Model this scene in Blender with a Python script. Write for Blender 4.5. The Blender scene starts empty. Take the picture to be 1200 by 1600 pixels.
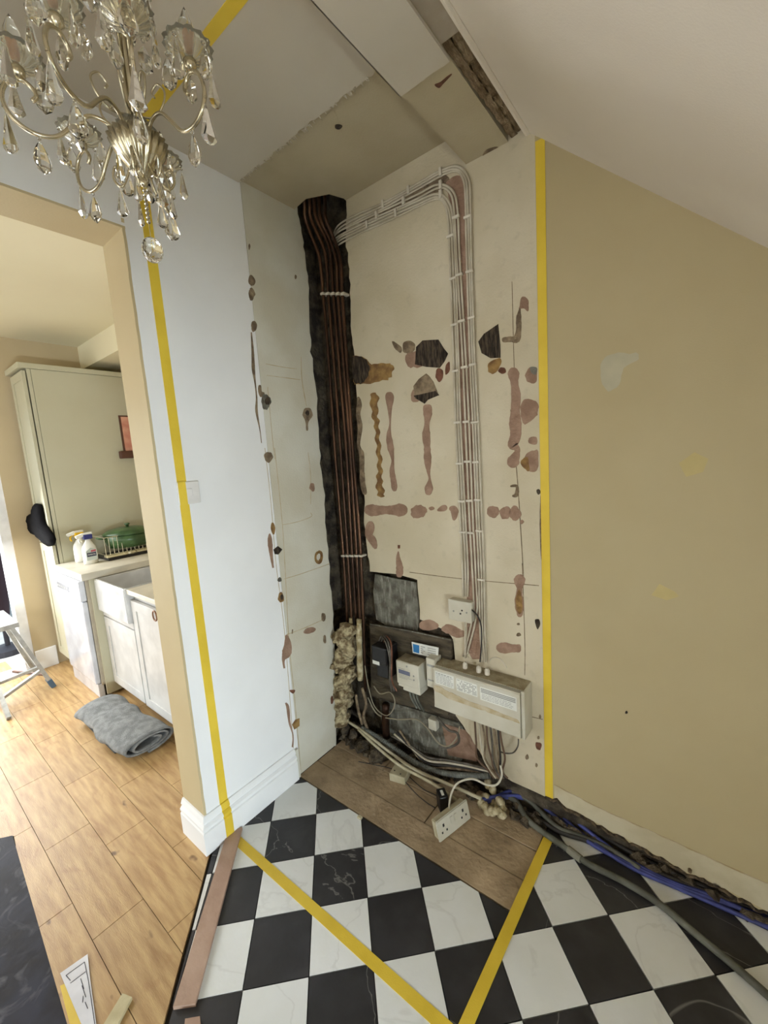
import bpy, bmesh, math, random
from mathutils import Vector, Matrix, noise
random.seed(7)
SC = bpy.context.scene
COL = SC.collection
# ------------------------------------------------------------------ camera
F_PX = 647.629
EYE = Vector((0, 0, 1.5825175))
RT = Vector((0.78732, 0.612999, -0.066031)).normalized()
FW = Vector((-0.615758, 0.776386, -0.13441)).normalized()
UP = RT.cross(FW).normalized()
cam_d = bpy.data.cameras.new('camera')
cam = bpy.data.objects.new('camera', cam_d)
COL.objects.link(cam)
cam.matrix_world = Matrix((
    (RT.x, UP.x, -FW.x, EYE.x), (RT.y, UP.y, -FW.y, EYE.y), (RT.z, UP.z, -FW.z, EYE.z), (0, 0, 0, 1)))
cam_d.sensor_fit = 'VERTICAL'
cam_d.sensor_height = 36.0
cam_d.lens = F_PX / 1600 * 36.0
cam_d.clip_start = 0.02
SC.camera = cam
# ------------------------------------------------------------------ world, lights, exposure
W = bpy.data.worlds.new('world'); SC.world = W; W.use_nodes = True
bg = W.node_tree.nodes['Background']
bg.inputs[0].default_value = (0.80, 0.90, 1.0, 1); bg.inputs[1].default_value = 2.2
SC.view_settings.view_transform = 'Standard'
SC.view_settings.look = 'None'
SC.view_settings.gamma = 1.0
SC.view_settings.use_curve_mapping = False
SC.view_settings.exposure = 0.0

def area(name, loc, target, sx, sy, power, color):
    d = bpy.data.lights.new(name, 'AREA'); d.shape = 'RECTANGLE'; d.size = sx; d.size_y = sy
    d.energy = power; d.color = color
    o = bpy.data.objects.new(name, d); COL.objects.link(o); o.location = loc
    o.rotation_euler = (Vector(target) - Vector(loc)).to_track_quat('-Z', 'Y').to_euler()
    return o
# unseen low window right of the camera; added deep reveal shaped to mask its daylight
area('low_window_daylight', (1.93, -.62, .56), (0.0, -.62, .46), .86, .46, 262, (0.77, 0.90, 1.0))
# warm fill added behind the camera, set in an unseen glazed door
area('rear_fill', (0.0, -2.5, 1.15), (0.0, 0.0, 1.0), 1.1, 1.9, 15, (1.0, 0.91, 0.77))
# kitchen window and open kitchen door
area('kitchen_window_daylight', (-3.1, -1.95, 1.45), (-3.1, 0.5, 0.9), 1.6, 1.1, 36, (0.97, 0.98, 1.0))
area('kitchen_door_daylight', (-4.34, 0.12, 1.1), (-3.5, 0.2, 0.3), 1.0, 2.0, 58, (0.97, 0.98, 1.0))

# ------------------------------------------------------------------ helpers
def on(axis, val, x, y):
    """the point of the plane axis=val that stands at photograph position x, y"""
    d = FW * F_PX + RT * (x - 600) - UP * (y - 800)
    t = (val - EYE[axis]) / d[axis]
    return EYE + d * t
XL = -1.60      # left wall
YB = 1.605      # back wall
ZC = 2.76       # main ceiling
def wl(x, y, off=0.0): return on(0, XL + off, x, y)
def wb(x, y, off=0.0): return on(1, YB - off, x, y)
def fl(x, y, z=0.0): return on(2, z, x, y)

def srgb(c):
    return tuple(((v / 255) / 12.92 if v / 255 <= .04045 else ((v / 255 + .055) / 1.055) ** 2.4) for v in c) + (1,)

MATS = {}
def mat(name, c, rough=.6, c2=None, scale=8, bump=0.0, bscale=60, metal=0.0, spec=.5, rand=0.0, stretch=None,
        detail=4, lo=.4, hi=.62, trans=0.0, ior=1.45, emit=None, coat=0.0):
    if name in MATS: return MATS[name]
    m = bpy.data.materials.new(name); m.use_nodes = True
    nt = m.node_tree; N = nt.nodes; L = nt.links
    b = N['Principled BSDF']
    b.inputs['Roughness'].default_value = rough
    b.inputs['Metallic'].default_value = metal
    b.inputs['Specular IOR Level'].default_value = spec
    b.inputs['Transmission Weight'].default_value = trans
    b.inputs['IOR'].default_value = ior
    b.inputs['Coat Weight'].default_value = coat
    geo = N.new('ShaderNodeNewGeometry')
    mp = N.new('ShaderNodeMapping'); L.new(geo.outputs['Position'], mp.inputs[0])
    if stretch: mp.inputs['Scale'].default_value = stretch
    nz = N.new('ShaderNodeTexNoise'); nz.inputs['Scale'].default_value = scale; nz.inputs['Detail'].default_value = detail
    L.new(mp.outputs[0], nz.inputs['Vector'])
    rp = N.new('ShaderNodeValToRGB')
    rp.color_ramp.elements[0].position = lo; rp.color_ramp.elements[1].position = hi
    rp.color_ramp.elements[0].color = srgb(c2 if c2 else [v * .93 for v in c]); rp.color_ramp.elements[1].color = srgb(c)
    L.new(nz.outputs[0], rp.inputs[0])
    out = rp.outputs[0]
    if rand:
        oi = N.new('ShaderNodeObjectInfo'); hs = N.new('ShaderNodeHueSaturation')
        mr = N.new('ShaderNodeMapRange'); mr.inputs['To Min'].default_value = 1 - rand; mr.inputs['To Max'].default_value = 1 + rand
        L.new(oi.outputs['Random'], mr.inputs[0]); L.new(mr.outputs[0], hs.inputs['Value']); L.new(out, hs.inputs['Color'])
        out = hs.outputs[0]
    L.new(out, b.inputs['Base Color'])
    if emit:
        b.inputs['Emission Color'].default_value = srgb(emit[0]); b.inputs['Emission Strength'].default_value = emit[1]
    if bump:
        n2 = N.new('ShaderNodeTexNoise'); n2.inputs['Scale'].default_value = bscale; n2.inputs['Detail'].default_value = 5
        L.new(mp.outputs[0], n2.inputs['Vector'])
        bp = N.new('ShaderNodeBump'); bp.inputs['Strength'].default_value = bump; bp.inputs['Distance'].default_value = .01
        L.new(n2.outputs[0], bp.inputs['Height']); L.new(bp.outputs[0], b.inputs['Normal'])
    MATS[name] = m
    return m

def mix_over(m, color, scale, lo, hi, amount=1.0, stretch=None, detail=6, distort=0.0, vein=False):
    """lay a second noise layer of another colour over a material made by mat()"""
    nt = m.node_tree; N = nt.nodes; L = nt.links; b = N['Principled BSDF']
    src = b.inputs['Base Color'].links[0].from_socket
    geo = N.new('ShaderNodeNewGeometry'); mp = N.new('ShaderNodeMapping'); L.new(geo.outputs['Position'], mp.inputs[0])
    if stretch: mp.inputs['Scale'].default_value = stretch
    nz = N.new('ShaderNodeTexNoise'); nz.inputs['Scale'].default_value = scale; nz.inputs['Detail'].default_value = detail
    nz.inputs['Distortion'].default_value = distort
    L.new(mp.outputs[0], nz.inputs['Vector'])
    fac = nz.outputs[0]
    if vein:
        s = N.new('ShaderNodeMath'); s.operation = 'SUBTRACT'; s.inputs[1].default_value = .5; L.new(fac, s.inputs[0])
        a = N.new('ShaderNodeMath'); a.operation = 'ABSOLUTE'; L.new(s.outputs[0], a.inputs[0]); fac = a.outputs[0]
    rp = N.new('ShaderNodeValToRGB'); e = rp.color_ramp.elements
    e[0].position = lo; e[1].position = hi
    if vein: e[0].color = (amount,) * 3 + (1,); e[1].color = (0, 0, 0, 1)
    else: e[0].color = (0, 0, 0, 1); e[1].color = (amount,) * 3 + (1,)
    L.new(fac, rp.inputs[0])
    mx = N.new('ShaderNodeMix'); mx.data_type = 'RGBA'
    L.new(rp.outputs[0], mx.inputs[0]); L.new(src, mx.inputs[6]); mx.inputs[7].default_value = srgb(color)
    L.new(mx.outputs[2], b.inputs['Base Color'])
    return m

def wpos(o):
    v = Vector((0, 0, 0))
    while o: v += o.location; o = o.parent
    return v
def thing(name, loc, label, cat, group=None):
    o = bpy.data.objects.new(name, None); COL.objects.link(o); o.location = loc; o.empty_display_size = .05
    o['label'] = label; o['category'] = cat
    if group: o['group'] = group
    return o
def obj(name, bm, m, parent=None, label=None, cat=None, group=None, kind=None, smooth=False, recalc=True):
    """link a bmesh built in world coordinates as one mesh object"""
    if recalc: bmesh.ops.recalc_face_normals(bm, faces=bm.faces[:])
    if parent is not None: org = wpos(parent); loc = Vector((0, 0, 0))
    elif kind == 'structure': org = Vector((0, 0, 0)); loc = org
    else:
        xs = [v.co for v in bm.verts]
        org = Vector(((min(v.x for v in xs) + max(v.x for v in xs)) / 2, (min(v.y for v in xs) + max(v.y for v in xs)) / 2, min(v.z for v in xs)))
        loc = org.copy()
    for v in bm.verts: v.co -= org
    me = bpy.data.meshes.new(name); bm.to_mesh(me); bm.free()
    if smooth:
        for p in me.polygons: p.use_smooth = True
    for x in (m if isinstance(m, (list, tuple)) else [m]): me.materials.append(x)
    o = bpy.data.objects.new(name, me); COL.objects.link(o); o.location = loc
    if parent is not None: o.parent = parent
    if label: o['label'] = label
    if cat: o['category'] = cat
    if group: o['group'] = group
    if kind: o['kind'] = kind
    return o
def B(): return bmesh.new()
def box(bm, x0, x1, y0, y1, z0, z1, bev=0.0, seg=2):
    g = bmesh.ops.create_cube(bm, size=1)['verts']
    for v in g:
        v.co = Vector(((x0 + x1) / 2 + v.co.x * (x1 - x0), (y0 + y1) / 2 + v.co.y * (y1 - y0), (z0 + z1) / 2 + v.co.z * (z1 - z0)))
    if bev:
        es = list({e for v in g for e in v.link_edges})
        bmesh.ops.bevel(bm, geom=es, offset=bev, segments=seg, profile=.5, affect='EDGES')
    return bm
def bxo(name, x0, x1, y0, y1, z0, z1, m, parent=None, bev=0.0, **k):
    return obj(name, box(B(), x0, x1, y0, y1, z0, z1, bev), m, parent, **k)
def prism(bm, pts, vec):
    """a flat outline (world points) given depth along vec"""
    vec = Vector(vec)
    vs = [bm.verts.new(p) for p in pts]; ws = [bm.verts.new(Vector(p) + vec) for p in pts]
    bm.faces.new(vs); bm.faces.new(ws[::-1]); n = len(vs)
    for i in range(n): bm.faces.new((vs[i], ws[i], ws[(i + 1) % n], vs[(i + 1) % n]))
    return bm
def cat(pts, n=6, closed=False):
    P = [Vector(p) for p in pts]; out = []
    m = len(P)
    if m < 3 and not closed: return P
    rng = range(m if closed else m - 1)
    for i in rng:
        if closed: a, b, c, d = P[(i - 1) % m], P[i], P[(i + 1) % m], P[(i + 2) % m]
        else: a, b, c, d = P[max(i - 1, 0)], P[i], P[i + 1], P[min(i + 2, m - 1)]
        for k in range(n):
            t = k / n
            out.append(.5 * ((2 * b) + (c - a) * t + (2 * a - 5 * b + 4 * c - d) * t * t + (3 * b - a - 3 * c + d) * t ** 3))
    if not closed: out.append(P[-1])
    return out
def tube(bm, pts, r, n=8, smooth=4, flat=1.0, ridge=None):
    P = cat(pts, smooth) if smooth else [Vector(p) for p in pts]
    if ridge:   # resample evenly for corrugations
        L = [0]
        for a, b in zip(P, P[1:]): L.append(L[-1] + (b - a).length)
        q = []; k = 0; s = 0
        while s < L[-1]:
            while L[k + 1] < s: k += 1
            t = (s - L[k]) / max(L[k + 1] - L[k], 1e-9); q.append(P[k].lerp(P[k + 1], t)); s += ridge
        P = q
    rings = []; prev = None
    for i, p in enumerate(P):
        t = (P[min(i + 1, len(P) - 1)] - P[max(i - 1, 0)])
        if t.length < 1e-9: t = Vector((0, 0, 1))
        t.normalize()
        if prev is None:
            u = t.cross(Vector((0, 1, 0)) if abs(t.y) < .9 else Vector((1, 0, 0))).normalized()
        else:
            u = prev - t * prev.dot(t)
            u = u.normalized() if u.length > 1e-6 else t.orthogonal().normalized()
        prev = u; w = t.cross(u)
        rr = r[i * len(r) // len(P)] if isinstance(r, (list, tuple)) else r
        if ridge and i % 2: rr *= .76
        rings.append([bm.verts.new(p + u * math.cos(2 * math.pi * k / n) * rr + w * math.sin(2 * math.pi * k / n) * rr * flat) for k in range(n)])
    for a, b in zip(rings, rings[1:]):
        for k in range(n): bm.faces.new((a[k], a[(k + 1) % n], b[(k + 1) % n], b[k]))
    bm.faces.new(rings[0][::-1]); bm.faces.new(rings[-1])
    return bm
def lathe(bm, prof, c, n=24, wave=0.0, waves=0, axis='z'):
    c = Vector(c); rings = []
    for r, z in prof:
        ring = []
        for k in range(n):
            a = 2 * math.pi * k / n; rr = max(r, 1e-4) * (1 + wave * math.cos(waves * a))
            p = Vector((rr * math.cos(a), rr * math.sin(a), z))
            if axis == 'y': p = Vector((p.x, -p.z, p.y))
            ring.append(bm.verts.new(c + p))
        rings.append(ring)
    for a, b in zip(rings, rings[1:]):
        for k in range(n): bm.faces.new((a[k], a[(k + 1) % n], b[(k + 1) % n], b[k]))
    if prof[0][0] > 1e-3: bm.faces.new(rings[0][::-1])
    if prof[-1][0] > 1e-3: bm.faces.new(rings[-1])
    bmesh.ops.remove_doubles(bm, verts=[v for r in (rings[0], rings[-1]) for v in r], dist=2e-4)
    return bm
def blob3(bm, c, r, sub=2, amp=.25, freq=14, seed=0):
    g = bmesh.ops.create_icosphere(bm, subdivisions=sub, radius=1)['verts']
    c = Vector(c); r = Vector(r) if isinstance(r, (list, tuple)) else Vector((r, r, r))
    for v in g:
        d = v.co.copy(); q = Vector((d.x * r.x, d.y * r.y, d.z * r.z))
        k = 1 + amp * noise.noise((c + q) * freq + Vector((seed, seed * 2, 0)))* 1.6
        v.co = c + q * k
    return bm
def clip_poly(poly, n, c):
    """keep the part of a 2-D convex polygon where n.p <= c"""
    out = []
    for i in range(len(poly)):
        a, b = poly[i], poly[(i + 1) % len(poly)]
        da = n[0] * a[0] + n[1] * a[1] - c; db = n[0] * b[0] + n[1] * b[1] - c
        if da <= 0: out.append(a)
        if (da < 0 < db) or (db < 0 < da):
            t = da / (da - db); out.append((a[0] + t * (b[0] - a[0]), a[1] + t * (b[1] - a[1])))
    return out
def parea(p): return abs(sum(p[i][0] * p[(i + 1) % len(p)][1] - p[(i + 1) % len(p)][0] * p[i][1] for i in range(len(p)))) / 2
def ragged(a, b, n, amp, axis_vec, seed=0):
    """points from a to b (both kept) with a torn wobble along axis_vec"""
    a, b, ax = Vector(a), Vector(b), Vector(axis_vec); out = []
    for i in range(n + 1):
        p = a.lerp(b, i / n)
        if 0 < i < n: p = p + ax * amp * (noise.noise(p * 30 + Vector((seed, 0, 0))) + .5 * noise.noise(p * 90 + Vector((seed, 5, 0))))
        out.append(p)
    return out

# ------------------------------------------------------------------ materials
M_white = mat('white_emulsion', (236, 236, 234), .75, (231, 231, 229), 3, .05, 220)
M_ceil = mat('ceiling_emulsion', (201, 193, 177), .9, (196, 187, 170), 2, .05, 260)
M_alccl = mat('old_ceiling_paint', (184, 172, 144), .9, (174, 161, 132), 3, .08, 160)
M_cream = mat('cream_emulsion', (182, 167, 130), .8, (177, 161, 123), 1.4, .06, 200)
M_off = mat('old_white_paint', (203, 192, 166), .75, (192, 180, 152), 3.2, .15, 120)
mix_over(M_off, (176, 166, 142), 26, .60, .78, .55)
M_panel = mat('old_panel_paint', (208, 205, 190), .75, (196, 190, 170), 3.2, .12, 120)
M_slope = mat('slope_paint', (230, 221, 206), .9, (222, 212, 196), 2, .06, 200)
M_kit = mat('kitchen_cream_paint', (190, 172, 138), .8, (184, 166, 131), 1.4, .05, 150)
M_kceil = mat('kitchen_ceiling_paint', (228, 220, 188), .85, (226, 217, 185), 2)
M_jamb = mat('jamb_cream_paint', (190, 174, 136), .7, (184, 166, 127), 2, .06, 120)
M_pink = mat('bare_pink_plaster', (156, 127, 106), .9, (136, 108, 88), 22, .4, 150)
M_ochre = mat('bare_ochre_plaster', (150, 118, 68), .9, (112, 82, 46), 26, .4, 150)
M_dark = mat('broken_dark_brick', (84, 70, 54), .95, (38, 30, 22), 40, 1.0, 90, stretch=(3, 3, .6), detail=8)
M_red = mat('red_brown_plaster', (120, 78, 58), .9, (92, 58, 40), 30, .4, 150)
M_tan = mat('tan_mortar', (142, 124, 98), .9, (104, 88, 68), 34, .7, 120)
M_grey = mat('grey_mortar', (120, 118, 106), .9, (84, 80, 68), 16, .6, 90, detail=8)
mix_over(M_grey, (156, 154, 142), 22, .52, .7, .7, stretch=(3, 1, .7))
M_mason = mat('dusty_masonry', (92, 82, 66), .95, (46, 38, 28), 14, 1.0, 60, detail=8)
M_void = mat('sooty_brick', (84, 74, 58), .95, (36, 29, 21), 16, 1.0, 60, detail=8)
M_tape = mat('yellow_tape', (222, 192, 62), .5, (214, 183, 54), 8, .1, 300)
M_copper = mat('tarnished_copper', (104, 74, 54), .40, (56, 38, 28), 7, .1, 120, metal=.75, stretch=(1, 1, .3))
M_copper2 = mat('bright_copper', (176, 98, 60), .35, metal=.7)
M_cable = mat('grey_white_cable', (198, 189, 168), .55, (176, 165, 142), 12)
M_cabled = mat('grey_cable', (98, 92, 82), .6, (70, 64, 54), 30)
M_cablek = mat('dark_cable', (44, 40, 36), .6)
M_cableb = mat('brown_cable', (98, 74, 54), .6)
M_clip = mat('cable_clip', (214, 206, 188), .5)
M_blue = mat('blue_cable', (72, 80, 148), .55, (50, 56, 108), 14)
M_hose = mat('grey_hose', (104, 105, 94), .6, (78, 78, 68), 16)
M_condg = mat('corrugated_grey', (112, 114, 106), .6, (88, 88, 80), 20)
M_pvc = mat('cream_pipe', (196, 188, 160), .5, (164, 154, 124), 12)
M_plast = mat('aged_white_plastic', (200, 195, 178), .45, (190, 184, 164), 8)
M_plastd = mat('dusty_plastic_top', (164, 154, 128), .9, (138, 126, 100), 26, .3, 120)
M_black = mat('black_plastic', (26, 25, 26), .35)
M_label = mat('paper_label', (226, 226, 216), .7)
M_print = mat('grey_print', (156, 155, 148), .8)
M_printb = mat('blue_print', (48, 120, 176), .6)
M_lcd = mat('lcd_window', (104, 108, 128), .2)
M_gum = mat('old_tape_glue', (168, 148, 108), .8, (196, 184, 156), 24, .2, 150, lo=.3, hi=.7)
M_foam = mat('mineral_wool', (186, 172, 136), .95, (104, 86, 58), 34, 1.0, 80, detail=8)
M_lag = mat('foam_lagging', (192, 180, 148), .9, (140, 124, 86), 30, .6, 90)
M_debris = mat('rubble_dust', (96, 84, 66), .95, (48, 40, 30), 26, 1.0, 90, detail=8)
M_slab = mat('worn_boards', (182, 160, 130), .75, (136, 117, 90), 7, .5, 60, rand=.08, detail=9, lo=.3, hi=.7)
mix_over(M_slab, (84, 70, 52), 12, .56, .78, .6, stretch=(1, 2.2, 1))
mix_over(M_slab, (178, 164, 138), 40, .66, .74, .5)
M_tw = mat('white_marble_tile', (228, 230, 229), .36, (222, 224, 221), 5, .05, 60, rand=.02)
mix_over(M_tw, (204, 205, 202), 2.5, .0, .012, .5, vein=True, distort=.6)
M_tb = mat('black_marble_tile', (46, 45, 48), .45, (36, 35, 37), 9, .05, 60, rand=.1)
mix_over(M_tb, (70, 69, 68), 9, .55, .8, .4, distort=.8)
mix_over(M_tb, (150, 148, 142), 1.6, .0, .0022, .5, vein=True, distort=.7)
M_grout = mat('dark_grout', (52, 46, 40), .9)
M_oak = mat('oak_laminate', (202, 170, 118), .42, (160, 124, 78), 5, .12, 50, rand=.07, stretch=(1.1, 9, 1), detail=9, lo=.28, hi=.72)
mix_over(M_oak, (150, 104, 60), 3.2, .58, .78, .5, stretch=(1.4, 4, 1), distort=2.5)
mix_over(M_oak, (90, 58, 34), 9, .70, .76, .8, stretch=(1, 1.8, 1), detail=2)
M_batten = mat('bare_pine_batten', (178, 150, 130), .6, (160, 130, 110), 8, .1, 80, stretch=(1, 1, 1))
M_stick = mat('pale_batten', (206, 196, 158), .7, (188, 176, 136), 20)
M_navy = mat('navy_marbled_top', (50, 55, 78), .5, (30, 31, 46), 12, .05, 60, detail=8)
mix_over(M_navy, (126, 130, 146), 14, .56, .74, .8, distort=2.0, detail=9)
M_edge = mat('table_edge_strip', (112, 112, 96), .4)
M_paper = mat('white_paper', (228, 228, 232), .8)
M_ink = mat('pencil_ink', (70, 70, 80), .9)
M_cab = mat('grey_cream_cabinet', (186, 182, 156), .55, (182, 177, 150), 2, .03, 120)
M_cabw = mat('white_cabinet', (204, 203, 198), .45)
M_dw = mat('glossy_white_enamel', (206, 209, 216), .18, spec=.6, coat=.5)
M_side = mat('appliance_side', (178, 168, 148), .5)
M_wtop = mat('pale_worktop', (214, 208, 190), .4)
M_ceramic = mat('white_ceramic', (214, 215, 214), .12, coat=.6)
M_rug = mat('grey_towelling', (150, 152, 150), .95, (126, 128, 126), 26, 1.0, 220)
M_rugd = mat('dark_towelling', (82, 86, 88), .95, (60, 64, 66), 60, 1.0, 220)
M_alu = mat('scuffed_aluminium', (176, 176, 170), .4, (150, 150, 144), 20, metal=.35)
M_foot = mat('blue_grey_foot', (76, 98, 116), .6)
M_cloth = mat('black_cloth', (13, 12, 13), .95, spec=.1)
M_green = mat('green_enamel', (70, 98, 58), .3, (52, 76, 44), 14)
M_wire = mat('chrome_wire', (206, 198, 168), .3, metal=.6)
M_wood = mat('dark_wood', (84, 52, 36), .6)
M_pic = mat('pink_picture', (214, 160, 134), .7, (196, 130, 110), 12)
M_yel = mat('yellow_plastic', (236, 190, 30), .4)
M_navyp = mat('navy_plastic', (44, 48, 110), .4)
M_bottle = mat('white_bottle', (236, 236, 226), .35)
M_labelk = mat('dark_label', (52, 54, 74), .5)
M_labelr = mat('red_label', (180, 80, 90), .5)
M_brassy = mat('champagne_metal', (214, 205, 180), .24, (196, 186, 158), 12, metal=.95)
M_glass = mat('crystal_glass', (250, 248, 240), .02, (250, 248, 240), trans=1.0, ior=1.52)
M_glassr = mat('ribbed_glass', (242, 238, 220), .06, (242, 238, 220), trans=.85, ior=1.5)
M_filament = mat('orange_filament', (226, 150, 92), .4)
M_pane = mat('window_glass', (255, 255, 255), 0, (255, 255, 255), trans=1.0, ior=1.0, spec=0)
M_frame = mat('white_upvc', (240, 240, 240), .3)
M_pave = mat('pale_paving', (220, 220, 214), .9)
M_outside = mat('garden_box_grey', (150, 162, 170), .7)
M_post = mat('dark_post', (40, 40, 48), .6)
M_parasol = mat('dark_parasol_cloth', (48, 34, 46), .9)
M_green2 = mat('green_cloth', (36, 66, 44), .9)
M_torn = mat('torn_paper_edge', (206, 198, 180), .95, (170, 158, 134), 60, .8, 200)

# ------------------------------------------------------------------ floor structure
floor = bxo('floor', -4.6, 1.7, -2.7, 1.75, -.12, -.012, M_grout, kind='structure')
# hall tiles: laid at 45 degrees to the walls
OX, OY, T = -1.071599, .785768, .2
r2 = math.sqrt(.5)
def tp(i, j):       # tile corner i, j (j grows towards the camera)
    return (OX + T * (i * r2 + j * r2), OY + T * (i * r2 - j * r2))
# threshold line runs parallel to the tile rows
th_a, th_b = (-1.601, .70), (-1.194, .322)
tn = ((th_a[1] - th_b[1]), -(th_a[0] - th_b[0])); ln = math.hypot(*tn); tn = (tn[0] / ln, tn[1] / ln)
if tn[0] * 0 + tn[1] * 0 - (tn[0] * th_a[0] + tn[1] * th_a[1]) < 0: tn = (-tn[0], -tn[1])   # points away from the camera side
tc = tn[0] * th_a[0] + tn[1] * th_a[1]
for i in range(-6, 14):
    for j in range(-12, 14):
        q = [tp(i, j), tp(i + 1, j), tp(i + 1, j + 1), tp(i, j + 1)]
        cx = sum(p[0] for p in q) / 4; cy = sum(p[1] for p in q) / 4
        g = .0016
        q = [(cx + (p[0] - cx) * (1 - g / .1), cy + (p[1] - cy) * (1 - g / .1)) for p in q]
        q = clip_poly(q, (-1, 0), 1.595)
        if len(q) < 3: continue
        # side towards the hall of the threshold
        q = clip_poly(q, (-tn[0], -tn[1]), -tc - .012)
        for piece, clips in ((0, [((0, 1), 1.172), ((1, 0), -.487)]), (1, [((-1, 0), .485), ((0, 1), 1.585)])):
            s = q
            for n_, c_ in clips:
                if len(s) > 2: s = clip_poly(s, n_, c_)
            if len(s) < 3 or parea(s) < .0003: continue
            if max(p[1] for p in s) < -.6 or min(p[0] for p in s) > .9: continue
            bm = prism(B(), [(p[0], p[1], -.012) for p in s], (0, 0, .012 - .0006 * random.random()))
            obj('tile', bm, M_tb if (i + j) % 2 else M_tw, floor)
# worn boards where the old unit stood
ys = [1.178, 1.305, 1.445, 1.60]
for k, (a, b) in enumerate(zip(ys, ys[1:])):
    for (x0, x1) in ([(-1.6, -.93), (-.926, -.492)] if k == 1 else [(-1.6, -1.27), (-1.266, -.492)] if k == 2 else [(-1.6, -.492)]):
        bm = box(B(), x0, x1, a + .0015, b - .0015, -.012, -.002 - .002 * (k % 2), .0015, 1)
        obj('floor_board', bm, M_slab, floor)
# oak planks: 165 mm wide, brick bonded along x
rows = [(-.55, -.385), (-.385, -.22), (-.22, -.055), (-.055, .108), (.108, .276), (.276, .441), (.441, .604), (.604, .768), (.768, .932), (.932, 1.096)]
offs = {4: -1.833, 5: -1.622, 6: -2.0, 7: -1.74, 8: -2.1, 9: -1.86, 3: -1.45, 2: -1.7, 1: -1.5, 0: -1.9}
for r, (a, b) in enumerate(rows):
    x = offs[r]
    while x < -.3: x += .575
    while x > -4.6:
        s = [(x - .575 + .0012, a + .001), (x - .0012, a + .001), (x - .0012, b - .001), (x - .575 + .0012, b - .001)]
        s = clip_poly(s, tn, tc - .006 if 0 else tc)          # cut along the threshold
        if len(s) > 2 and parea(s) > .0004:
            obj('plank', prism(B(), [(p[0], p[1], -.012) for p in s], (0, 0, .012)), M_oak, floor)
        x -= .575
# floor of the kitchen behind the cabinets
# ------------------------------------------------------------------ walls and ceilings
def plate(name, pts, vec, m, parent=None, **k): return obj(name, prism(B(), pts, vec), m, parent, **k)
# left wall: pier, header over the opening, stretch behind the camera
wall_left = bxo('wall_left', -1.775, XL, .70, 1.19, 0, 2.85, M_white, kind='structure')
bxo('plaster_pier', -1.775, XL - .004, 1.19, 1.43, 0, 2.85, M_mason, wall_left)
bxo('lintel', -1.775, XL, -1.4, .70, 2.415, 2.85, M_white, wall_left)
bxo('plaster_pier', -1.775, XL, -2.7, -1.4, 0, 2.85, M_white, wall_left)
# cream painted lining of the opening, with a slightly wavy painted edge
lin = ragged((XL + .001, .6905, 2.44), (XL + .001, .6905, .13), 60, .006, (1, 0, 0))
lin = [Vector((min(p.x, XL + .0015), p.y, p.z)) for p in lin]
plate('door_lining', lin + [Vector((-1.777, .6905, .13)), Vector((-1.777, .6905, 2.44))], (0, .0095, 0), M_jamb, wall_left)
bxo('door_lining', -1.777, XL + .001, -1.4, .70, 2.408, 2.4155, M_jamb, wall_left)
# the unpainted strip of the left wall inside the old unit
edge = [(465, 328), (471, 362), (477, 402), (483, 450), (484, 520), (489, 570), (496, 622), (499, 700), (505, 760), (510, 830), (515, 900), (521, 960), (523, 1020), (526, 1100), (525, 1168)]
pe = []
for i in range(len(edge) - 1):
    a, b = wl(*edge[i]), wl(*edge[i + 1])
    pe += ragged(a, b, 5, .012, (0, 1, 0), i)[:-1]
pe.append(wl(*edge[-1]))
for p in pe: p.x = XL
pts = [Vector((XL, 1.192, 0))] + [Vector((XL, 1.192, 2.85)), Vector((XL, pe[0].y, 2.85))] + pe + [Vector((XL, pe[-1].y, 0))]
alc = plate('plaster_panel', pts, (-.022, 0, 0), M_panel, wall_left)
# masonry behind the pipe chase
bxo('brick_backing', -1.775, -1.66, 1.40, 1.80, -.01, 2.95, M_void, wall_left)

# back wall: masonry, then the old white plaster inside the unit, then the cream plaster
wall_back = bxo('wall_back', -1.78, 1.7, YB + .055, 1.80, -.01, 2.95, M_void, kind='structure')
bxo('brick_backing', -1.36, 1.7, YB + .03, YB + .06, -.01, .76, M_mason, wall_back)
le = [(541, 313), (541, 345), (540, 372), (546, 420), (548, 470), (549, 520), (554, 556), (556, 600), (562, 650), (560, 690), (570, 740), (569, 800), (574, 860), (578, 893), (620, 897), (652, 906), (656, 968), (690, 982), (706, 996), (711, 1030), (712, 1118), (735, 1150), (762, 1197), (800, 1221), (848, 1243)]
pl = []
for i in range(len(le) - 1):
    pl += ragged(wb(*le[i]), wb(*le[i + 1]), 4, .010, (1, 0, .6), i)[:-1]
pl.append(wb(*le[-1]))
for p in pl: p.y = YB
XJ = -.507
pts = [Vector((XJ, YB, 2.85)), Vector((pl[0].x, YB, 2.85))] + pl + [Vector((XJ, YB, pl[-1].z))]
wall_alcove = plate('wall_alcove', pts, (0, .03, 0), M_off, kind='structure')
low = [(856, 1243), (900, 1268), (950, 1297), (1000, 1322), (1040, 1342), (1080, 1366), (1120, 1380), (1160, 1403), (1199, 1424)]
lo_ = [Vector((XJ, YB, wb(849, 1243).z))]
for i in range(len(low) - 1): lo_ += ragged(wb(*low[i]), wb(*low[i + 1]), 6, .016, (0, 0, 1), i)[:-1]
lo_.append(wb(*low[-1])); lo_.append(Vector((1.7, YB, .03)))
for p in lo_: p.y = YB
wall_right = plate('wall_right', lo_ + [Vector((1.7, YB, 2.85)), Vector((XJ, YB, 2.85))], (0, .03, 0), M_cream, kind='structure')
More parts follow.
